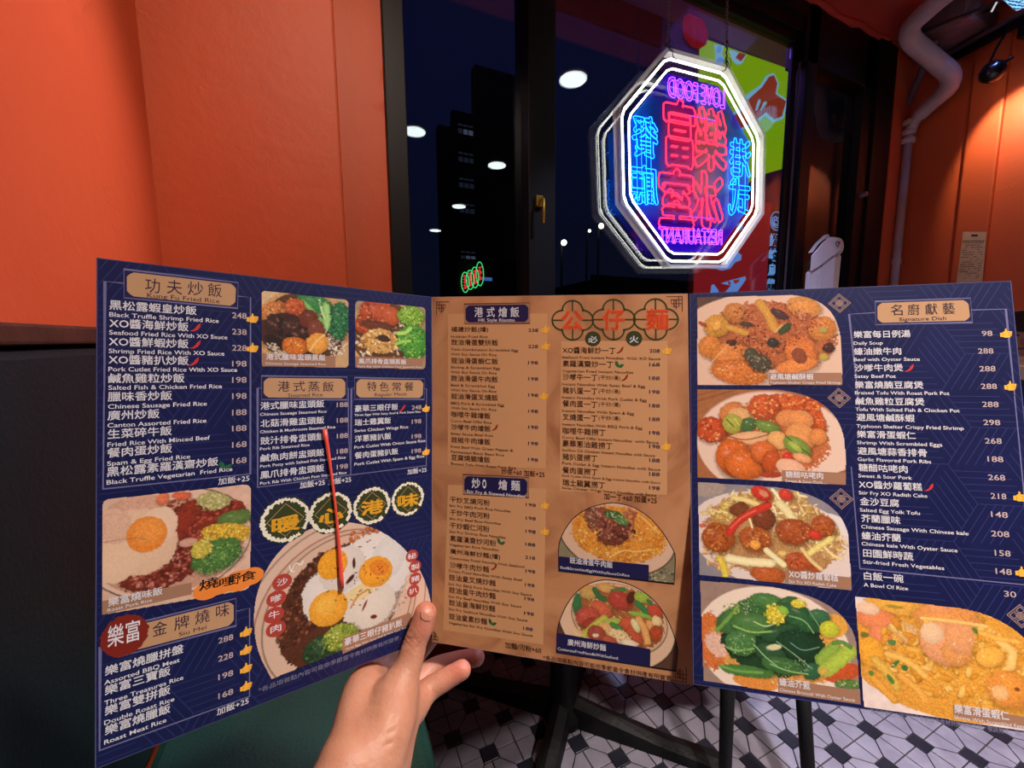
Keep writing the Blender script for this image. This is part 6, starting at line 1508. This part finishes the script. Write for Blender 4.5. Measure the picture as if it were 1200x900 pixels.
F += [(edge[i], edge[(i+1) % len(edge)], edge[(i+1) % len(edge)]+n2, edge[i]+n2) for i in range(len(edge))]
mk('thumbnail', V, F, mat('nail', (200, 136, 118), .42, (192, 128, 110), spec=.35, nscale=40, sss=.2), hand, smooth=True)

# ------------------------------------------------------------------ white folding arm by the door
arm = empty('folding_arm', (2.2, 1.21, 0), 'white folding metal arm with a bolted hinge in front of the door glass', 'bracket')
Yf = 1.2
fr = lambda y0: (lambda x, z, d_: (x, y0+d_, z))
MB().prism([(2.085, 1.10), (2.165, 1.10), (2.165, 1.50), (2.085, 1.445)], fr(Yf), 0, .02).build('upright', M['white'], arm)
MB().prism([(2.170, 1.10), (2.275, 1.10), (2.275, 1.56), (2.170, 1.505)], fr(Yf), 0, .02).build('upright', M['white'], arm)
MB().prism([(2.280, 1.10), (2.318, 1.10), (2.330, 1.54), (2.280, 1.56)], fr(Yf+.004), 0, .05).build('side_plate', mat('cream_enamel', (206, 186, 170), .4), arm)
MB().prism([(2.082, 1.452), (2.082, 1.522), (2.165, 1.592), (2.215, 1.618), (2.262, 1.620), (2.292, 1.600), (2.298, 1.572), (2.275, 1.548), (2.235, 1.532), (2.18, 1.50)], fr(Yf-.008), 0, .008).build('hinge_plate', M['white'], arm)
MB().prism([(2.17, 1.592), (2.24, 1.640), (2.262, 1.622), (2.215, 1.615), (2.165, 1.585), (2.125, 1.545)], fr(Yf+.02), 0, .02).build('hinge_plate', M['white'], arm)
MB().lathe([(.040, 0), (.042, .004), (.042, .02), (.038, .024)], 24, (2.312, Yf+.03, 1.585), (0, -1, 0)).build('pivot_disc', mat('cream_disc', (210, 196, 180), .4), arm)
MB().lathe([(.013, 0), (.013, .006), (.009, .010)], 6, (2.262, Yf-.008, 1.592), (0, -1, 0)).build('bolt', M['chrome'], arm)
MB().prism([(2.07, .0), (2.33, .0), (2.33, 1.12), (2.07, 1.12)], fr(Yf+.0), .002, .045).build('post', M['white'], arm)

# ------------------------------------------------------------------ hanging neon sign, seen from behind
SC = np.array([1.400, 1.265, 1.838]); SA = R(3.5)
sg = lambda x, y, w=0: tuple(SC+.389*np.array([math.cos(SA)*x-math.sin(SA)*y, 0, math.sin(SA)*x+math.cos(SA)*y])+np.array([0, w, 0]))
oct_ = lambda s: [(s*a, s*b) for a, b in [(-.414, 1), (.414, 1), (1, .414), (1, -.414), (.414, -1), (-.414, -1), (-1, -.414), (-1, .414)]]
sign = empty('neon_sign', sg(0, -1), 'octagonal neon restaurant sign with white rim, red and blue lettering, hung by chains', 'sign')
ac = bpy.data.materials.new('acrylic_sheet'); ac.use_nodes = True; N = ac.node_tree.nodes; K = ac.node_tree.links; N.remove(N['Principled BSDF'])
tr_ = N.new('ShaderNodeBsdfTransparent'); tl = N.new('ShaderNodeBsdfTranslucent'); df = N.new('ShaderNodeBsdfDiffuse'); a1 = N.new('ShaderNodeMixShader'); a2 = N.new('ShaderNodeMixShader'); 
# letter glow painted into sheet colour: blue sides, violet top and bottom, lilac middle
tcx = N.new('ShaderNodeTexCoord'); spx = N.new('ShaderNodeSeparateXYZ'); K.new(tcx.outputs['Generated'], spx.inputs[0])
rx_ = N.new('ShaderNodeValToRGB'); rz_ = N.new('ShaderNodeValToRGB'); K.new(spx.outputs['X'], rx_.inputs[0]); K.new(spx.outputs['Z'], rz_.inputs[0])
def stops(r, L_):
    e_ = r.color_ramp.elements; e_[0].position, e_[0].color = L_[0]; e_[1].position, e_[1].color = L_[-1]
    for p_, c_ in L_[1:-1]: q_ = e_.new(p_); q_.color = c_
bl_, li_, vi_ = srgb((40, 135, 255)), srgb((230, 120, 205)), srgb((70, 24, 230))
stops(rx_, [(.0, bl_), (.22, bl_), (.34, li_), (.66, srgb((190, 150, 210))), (.76, bl_), (1., bl_)])
stops(rz_, [(.0, (1, 1, 1, 1)), (.16, (1, 1, 1, 1)), (.26, (0, 0, 0, 1)), (.78, (0, 0, 0, 1)), (.86, (1, 1, 1, 1)), (1., (1, 1, 1, 1))])
mc_ = N.new('ShaderNodeMixRGB'); K.new(rz_.outputs[0], mc_.inputs[0]); K.new(rx_.outputs[0], mc_.inputs[1]); mc_.inputs[2].default_value = vi_; K.new(mc_.outputs[0], tl.inputs[0]); K.new(mc_.outputs[0], df.inputs[0])
K.new(tl.outputs[0], a1.inputs[1]); K.new(df.outputs[0], a1.inputs[2]); K.new(tr_.outputs[0], a2.inputs[1]); K.new(a1.outputs[0], a2.inputs[2]); a2.inputs[0].default_value = .58; K.new(a2.outputs[0], N['Material Output'].inputs[0])
MB().prism(oct_(.855), lambda x, y, d_: sg(x, y, d_), .018, .021).build('backing_sheet', ac, sign)
MB().prism(oct_(1.03), lambda x, y, d_: sg(x, y, d_), -.006, -.004).build('front_sheet', glass('clear_acrylic', 1.25), sign)
def ring_tube(s, r_, w, m, nm):
    P = []
    for a, b in zip(oct_(s), oct_(s)[1:]+oct_(s)[:1]): P += [sg(a[0]+(b[0]-a[0])*t, a[1]+(b[1]-a[1])*t, w) for t in (.06, .5, .94)]
    MB().tube(P, r_, 8, True).build(nm, m, sign, smooth=True)
NW = emis('white_neon', (255, 250, 236), 6.5)
ring_tube(.965, .0042, .006, NW, 'rim_tube'); ring_tube(.885, .0036, .006, NW, 'rim_tube')
b = MB(); o1, o2 = oct_(1.0), oct_(1.035)
for i in range(8):
    j = (i+1) % 8; b.add([sg(*o1[i], -.01), sg(*o1[j], -.01), sg(*o2[j], -.01), sg(*o2[i], -.01), sg(*o1[i], .024), sg(*o1[j], .024), sg(*o2[j], .024), sg(*o2[i], .024)], [(0, 1, 2, 3), (7, 6, 5, 4), (0, 4, 5, 1), (2, 6, 7, 3)])
rm = bpy.data.materials.new('clear_rim'); rm.use_nodes = True; N = rm.node_tree.nodes; K = rm.node_tree.links; q0 = N.new('ShaderNodeBsdfTransparent'); q1 = N.new('ShaderNodeMixShader'); q1.inputs[0].default_value = .38
K.new(q0.outputs[0], q1.inputs[1]); K.new(N['Principled BSDF'].outputs[0], q1.inputs[2]); K.new(q1.outputs[0], N['Material Output'].inputs[0]); N['Principled BSDF'].inputs['Roughness'].default_value = .2
b.build('rim', rm, sign)
NEON = dict(r=emis('red_neon', (255, 36, 62), 4.0), c=emis('cyan_neon', (16, 130, 255), 6), u=emis('violet_neon', (170, 70, 255), 3.2))
def neon_text(s, x0, x1, y0, y1, c, rad, double, lab, bold=0):
    """s is drawn mirrored: the sign faces the street"""
    V, F = glyphs(s, 0, 3); L = loops_of(V, F); xs0, xs1, ys0, ys1 = V[:, 0].min(), V[:, 0].max(), V[:, 1].min(), V[:, 1].max(); b = MB()
    for l in L:
        q = resample(l, .055); A2 = np.array(q); dd = np.roll(A2, -1, 0)-np.roll(A2, 1, 0); dd /= np.linalg.norm(dd, axis=1)[:, None]+1e-9; q = [tuple(v) for v in A2+np.stack([dd[:, 1], -dd[:, 0]], 1)*bold]
        P = [sg(x1-(x-xs0)/(xs1-xs0)*(x1-x0), y0+(y-ys0)/(ys1-ys0)*(y1-y0), .008) for x, y in q]
        if len(P) > 5: b.tube(P, rad, 5, True)
    return b.build('neon_letter', NEON[c], sign, smooth=True, label=lab)
for s, *q in [('富', -.42, -.03, .0, .60, 'r'), ('樂', -.0, .44, .01, .58, 'r'), ('室', -.50, -.05, -.60, -.06, 'r'), ('冰', -.05, .39, -.59, -.05, 'r')]: neon_text(s, *q, .0030, 1, 'red neon outline character', .045)
for s, *q in [('餐', -.84, -.52, .03, .40, 'c'), ('廳', -.86, -.53, -.41, -.05, 'c'), ('港', .51, .85, -.03, .35, 'c'), ('式', .50, .84, -.45, -.06, 'c')]: neon_text(s, *q, .0016, 1, 'cyan neon character', .02)
neon_text('LOVE FOOD', -.38, .42, .63, .81, 'u', .0016, 1, 'violet neon word', .02); neon_text('RESTAURANT', -.52, .40, -.78, -.62, 'u', .0016, 1, 'violet neon word', .01)
# the same tubes lit again from just behind the glyphs: cyan side strips, violet end strips behind the letters
for c, x0, y0, x1, y1, n in (('c', -.78, -.40, -.60, .38, 3), ('c', .58, -.42, .78, .32, 2), ('u', -.36, .66, .38, .80, 2), ('u', -.46, -.76, .34, -.64, 2), ('u', -.2, -.5, .3, .5, 1)):
    b = MB(); P = []
    for k in range(n+1):
        if c == 'c': x = x0+(x1-x0)*k/max(n, 1); e = [sg(x, y0, .013), sg(x, y1, .013)]
        else: y = y0+(y1-y0)*k/max(n, 1); e = [sg(x0, y, .013), sg(x1, y, .013)]
        b.tube(e, .0009, 5)
    b.build('led_strip', NEON[c], sign)
# chains and the tangled hanging wire
def chain(top, bot, n, lab):
    ch = empty('chain', bot, lab, 'chain', 'chains the neon sign hangs from'); T_, B_ = np.array(top), np.array(bot)
    for k in range(n):
        c = B_+(T_-B_)*(k+.5)/n; L_ = np.linalg.norm(T_-B_)/n*.66; e = (T_-B_)/np.linalg.norm(T_-B_); s_ = np.array((1, .2, 0)) if k % 2 else np.array((-.2, 1, 0))
        MB().tube([c+e*L_*math.cos(a)+s_*.0048*math.sin(a) for a in [6.2832*j/12 for j in range(12)]], .0013, 5, True).build('link', M['chain'], ch, smooth=True)
tl_, tr2 = sg(-.40, 1.03), sg(.40, 1.03)
chain((tl_[0]-.004, tl_[1], 2.698), (tl_[0], tl_[1], tl_[2]+.012), 36, 'left steel chain holding up the neon sign'); chain((tr2[0]-.012, tr2[1], 2.698), (tr2[0], tr2[1], tr2[2]+.075), 33, 'right steel chain holding up the neon sign')
random.seed(11); w1 = []
for k in range(40):
    t = k/39; w1.append((tl_[0]+(tr2[0]-tl_[0])*t+.003*math.sin(k*1.9), tl_[1]-.012+.003*math.cos(k*2.3), tl_[2]+(tr2[2]-tl_[2])*t-.095*math.sin(math.pi*t)**.8+.003*math.sin(k*2.7)))
wr = MB().tube(w1, .0016, 5).build('hanging_wire', M['cable'], smooth=True, label='thin twisted dark wire drooping between the two sign hooks', cat='wire')
for cx, cz, lab in ((tl_, 0, 'loop'), (tr2, .0, 'loop')):
    for q in range(3):
        a0 = q*1.1; MB().tube([(cx[0]+(.014+.003*q)*math.cos(a)+.008*(q-1), cx[1]-.008+.006*math.sin(a+a0), cx[2]+.008+(.011+.003*q)*math.sin(a)) for a in [6.2832*j/16 for j in range(16)]], .0011, 5, True).build('wire_loop', M['cable'], wr, smooth=True)
MB().tube([(tr2[0]+.004*math.sin(k*1.7), tr2[1]-.004, tr2[2]+.01+k*.006) for k in range(15)], [.003+.0015*math.sin(k*2.1) for k in range(15)], 5).build('wire_knot', M['cable'], wr, smooth=True)

# ------------------------------------------------------------------ the street outside
box('pavement', M['road'], -30, YW+.15, -.1, 60, 60, 0, kind='structure', label='dark asphalt street outside the window')
cn_ = MB(); cn_.box(-.5, YW+.15, 2.80, 6, 1.765, 2.84); cn_.build('canopy_soffit', M['soffit'], kind='structure', label='purple lit underside of the shop canopy outside')
box('canopy_fascia', M['fascia'], -.5, 1.765, 2.665, 1.66, 1.79, 2.84, kind='structure', label='dark maroon canopy edge outside the window')
# lime board with red chilli-like shapes
Yb = 1.86
lb = empty('lime_signboard', (2.45, Yb, 2.0), 'lime green lit signboard outside with red shape in pale blue outline', 'sign')
fb = lambda w: (lambda x, z, d_=0: (x, Yb+w+d_, z))
sB = Yb/1.75
def bx(x, z): return ((x)*sB, 1.15+(z-1.15)*sB)
P = [bx(*q) for q in [(1.945, 2.765), (2.722, 2.79), (2.708, 2.217), (2.45, 2.13), (2.3, 2.03), (1.945, 1.93)]]
MB().prism(P, lambda x, z, d_: (x, Yb+d_, z), 0, .03).build('panel', emis('lime_backlit', (160, 205, 20), .75), lb)
pale = emis('pale_blue_backlit', (150, 215, 235), .8); redm = emis('red_backlit', (176, 66, 40), .75); bluem = emis('sky_blue_backlit', (110, 165, 240), .85)
for nm_, mt, w_, P in BOARD_MARKS:
    if nm_[0] == 'g': MB().prism(P, lambda x, z, d_: (x, Yb-w_-d_, z), 0, .004).build(nm_[1:], {'pale': pale, 'red': redm, 'blue': bluem}[mt], lb)
# red board below it
rb = empty('red_signboard', (2.2, Yb, 1.0), 'red lit signboard outside with blue drop shapes, below the lime board', 'sign')
P = [bx(*q) for q in [(1.914, 1.93), (2.516, 1.965), (2.535, .07), (1.95, .07)]]
MB().prism(P, lambda x, z, d_: (x, Yb-.05+d_, z), 0, .03).build('panel', emis('red_board_backlit', (160, 30, 38), .7), rb)
for nm_, mt, w_, P in BOARD_MARKS:
    if nm_[0] == 'r': MB().prism(P, lambda x, z, d_: (x, Yb-.052-w_-d_, z), 0, .004).build(nm_[1:], {'pale': pale, 'red': redm, 'blue': bluem}[mt], rb)
# slim black sign with vertical characters and round emblem
vs = empty('vertical_signboard', (2.78, Yb, 1.0), 'slim black signboard outside with four glowing blue characters and round emblem', 'sign')
P = [bx(*q) for q in [(2.55, 1.96), (2.685, 1.96), (2.685, .07), (2.555, .07)]]; MB().prism(P, lambda x, z, d_: (x, Yb-.012+d_, z), 0, .02).build('panel', M['black'], vs)
gl = emis('pale_blue_letters', (130, 185, 245), .9)
for s, z in (('讚', 1.757), ('岐', 1.666), ('烏', 1.572), ('龍', 1.478)):
    V, F = glyphs(s, .03, 2); c = bx(2.617, z); w_ = .082*sB; cx = (V[:, 0].min()+V[:, 0].max())/2; cy = (V[:, 1].min()+V[:, 1].max())/2
    mk('character', [(c[0]+(x-cx)*w_*1.05, Yb-.0135, c[1]+(y-cy)*w_) for x, y in V], F, gl, vs)
c = bx(2.626, 1.875); b = MB()
def arcp(r_, a0, a1, n, dx=0, dz=0): return [(c[0]+dx+r_*math.cos(R(a0+(a1-a0)*k/n)), Yb-.015, c[1]+dz+r_*math.sin(R(a0+(a1-a0)*k/n))) for k in range(n+1)]
b.tube(arcp(.060, 0, 360, 24)[:-1], .0028, 5, True)
for q in (arcp(.043, 150, 400, 16), arcp(.026, 180, 350, 10, 0, .004), arcp(.013, 0, 320, 8, -.012, .016), arcp(.012, 0, 320, 8, .016, .012), arcp(.045, 205, 330, 10, 0, .014)): b.tube(q, .0028, 5)
b.build('emblem', gl, vs)
# round red plaque hung under the canopy
c = bx(1.868, 2.774); MB().lathe([(.0, .0), (.084, .0), (.088, .006), (.088, .014), (.0, .014)], 10, (1.815, 1.7, 2.728), (0, -1, .1)).build('round_plaque', emis('dark_red_plaque', (140, 20, 28), .8), label='dark red octagonal plaque hanging outside above the neon sign', cat='plaque')
# night buildings
tw = empty('apartment_tower', (8.2, 22, 0), 'tall dark apartment tower with rows of small lit windows', 'building')
k2 = 22/20
box('block', M['night'], 5.18*k2, 22, 0, 7.08*k2, 22.6, 11.0*k2+.2, parent=tw); box('block', M['night'], 7.08*k2, 22.02, 0, 10.6*k2, 22.7, 14.3*k2, parent=tw); box('stair_head', M['night'], 5.9*k2, 22.05, 0, 7.1*k2, 22.5, 12.0*k2, parent=tw)
lw = emis('dim_window', (120, 128, 150), .32); lw2 = emis('faint_window', (60, 66, 84), .25)
for r_, z in enumerate((11.35, 10.05, 8.85, 7.65, 5.35)):
    for c_ in range(3):
        b = MB(); x = (6.15+c_*.27)*k2; b.box(x, 21.97, z*k2-.42, x+.24, 21.995, z*k2-.18); b.build('window', lw if r_ in (0, 4) and c_ != 0 else lw2, tw)
        b = MB(); b.box(x, 21.97, z*k2-.02, x+.24, 21.995, z*k2+.06); b.build('window', lw2, tw)
lowb = empty('low_building', (16, 24, 0), 'low dark building far behind the street lamps', 'building'); box('block', M['night'], 17, 24, 0, 40, 30, 5.2, parent=lowb); box('parapet', M['night'], 16.9, 23.9, 5.2, 40.1, 24.2, 5.5, parent=lowb)
# street lamps
for i, (x, z, s_, lab) in enumerate([(12.1, 6.4, .16, 'street lamp left of the neon sign, brightest and lowest'), (14.6, 7.55, .15, 'yellowish street lamp close to the rim of the neon sign'), (13.8, 7.2, .09, 'small white street lamp between two brighter ones')]):
    L_ = empty('street_lamp', (x, 20, 0), lab, 'street lamp', 'street lamps across the road'); MB().tube([(x+.1, 20.3, 0), (x+.1, 20.3, z), (x, 20, z+.2)], .06, 8).build('pole', M['night'], L_)
    MB().lathe([(0, -s_), (s_*.7, -s_*.7), (s_, 0), (s_*.7, s_*.7), (0, s_)], 12, (x, 19.9, z)).build('lamp_globe', emis('street_lamp_glow', (255, 250, 214) if i != 1 else (250, 240, 170), 14 if i != 2 else 5), L_, smooth=True)
sh = empty('shop_building', (7, 20, 0), 'low dark shop building carrying the distant neon sign', 'building'); box('block', M['night'], 5.7, 19.25, 0, 9.2, 21.2, 5.0, parent=sh); box('sign_bracket', M['night'], 5.9, 19.13, 4.1, 7.5, 19.25, 4.2, parent=sh)
# small neon sign across the street: four green rings with red strokes
ns = empty('far_neon_sign', (6.8, 19, 3.9), 'small distant neon sign of red strokes in four overlapping green rings', 'sign'); gr = emis('green_neon', (60, 230, 120), 1.6); rd = emis('far_red_neon', (255, 50, 50), 1.6); kk = 19/20
for i, (px_, pz, hh) in enumerate([(6.35, 3.98, .50), (6.62, 4.12, .48), (6.88, 4.25, .52), (7.16, 4.45, .60)]):
    MB().tube([(kk*(px_+.20*math.cos(a)), 19+.01*i, 1.15+kk*(pz-1.15+hh*math.sin(a))) for a in [6.2832*k/24 for k in range(24)]], .024, 5, True).build('green_ring', gr, ns, smooth=True)
    random.seed(i); b = MB()
    for q in range(5):
        z_ = pz-.30+q*.15; b.tube([(kk*(px_-.10), 19.02, 1.15+kk*(z_-1.15)), (kk*(px_+.11), 19.02, 1.15+kk*(z_+.05*(-1)**q-1.15))], .026, 5)
    b.tube([(kk*px_, 19.02, 1.15+kk*(pz-.33-1.15)), (kk*px_, 19.02, 1.15+kk*(pz+.36-1.15))], .026, 5); b.build('red_stroke', rd, ns)
box('lit_sign_strip', emis('blue_strip', (90, 140, 220), .6), 6.98, 19.05, 3.98, 7.45, 19.1, 4.14, label='tiny blue lit strip beside the distant neon sign', cat='sign')
bpy.data.objects.remove(_to)
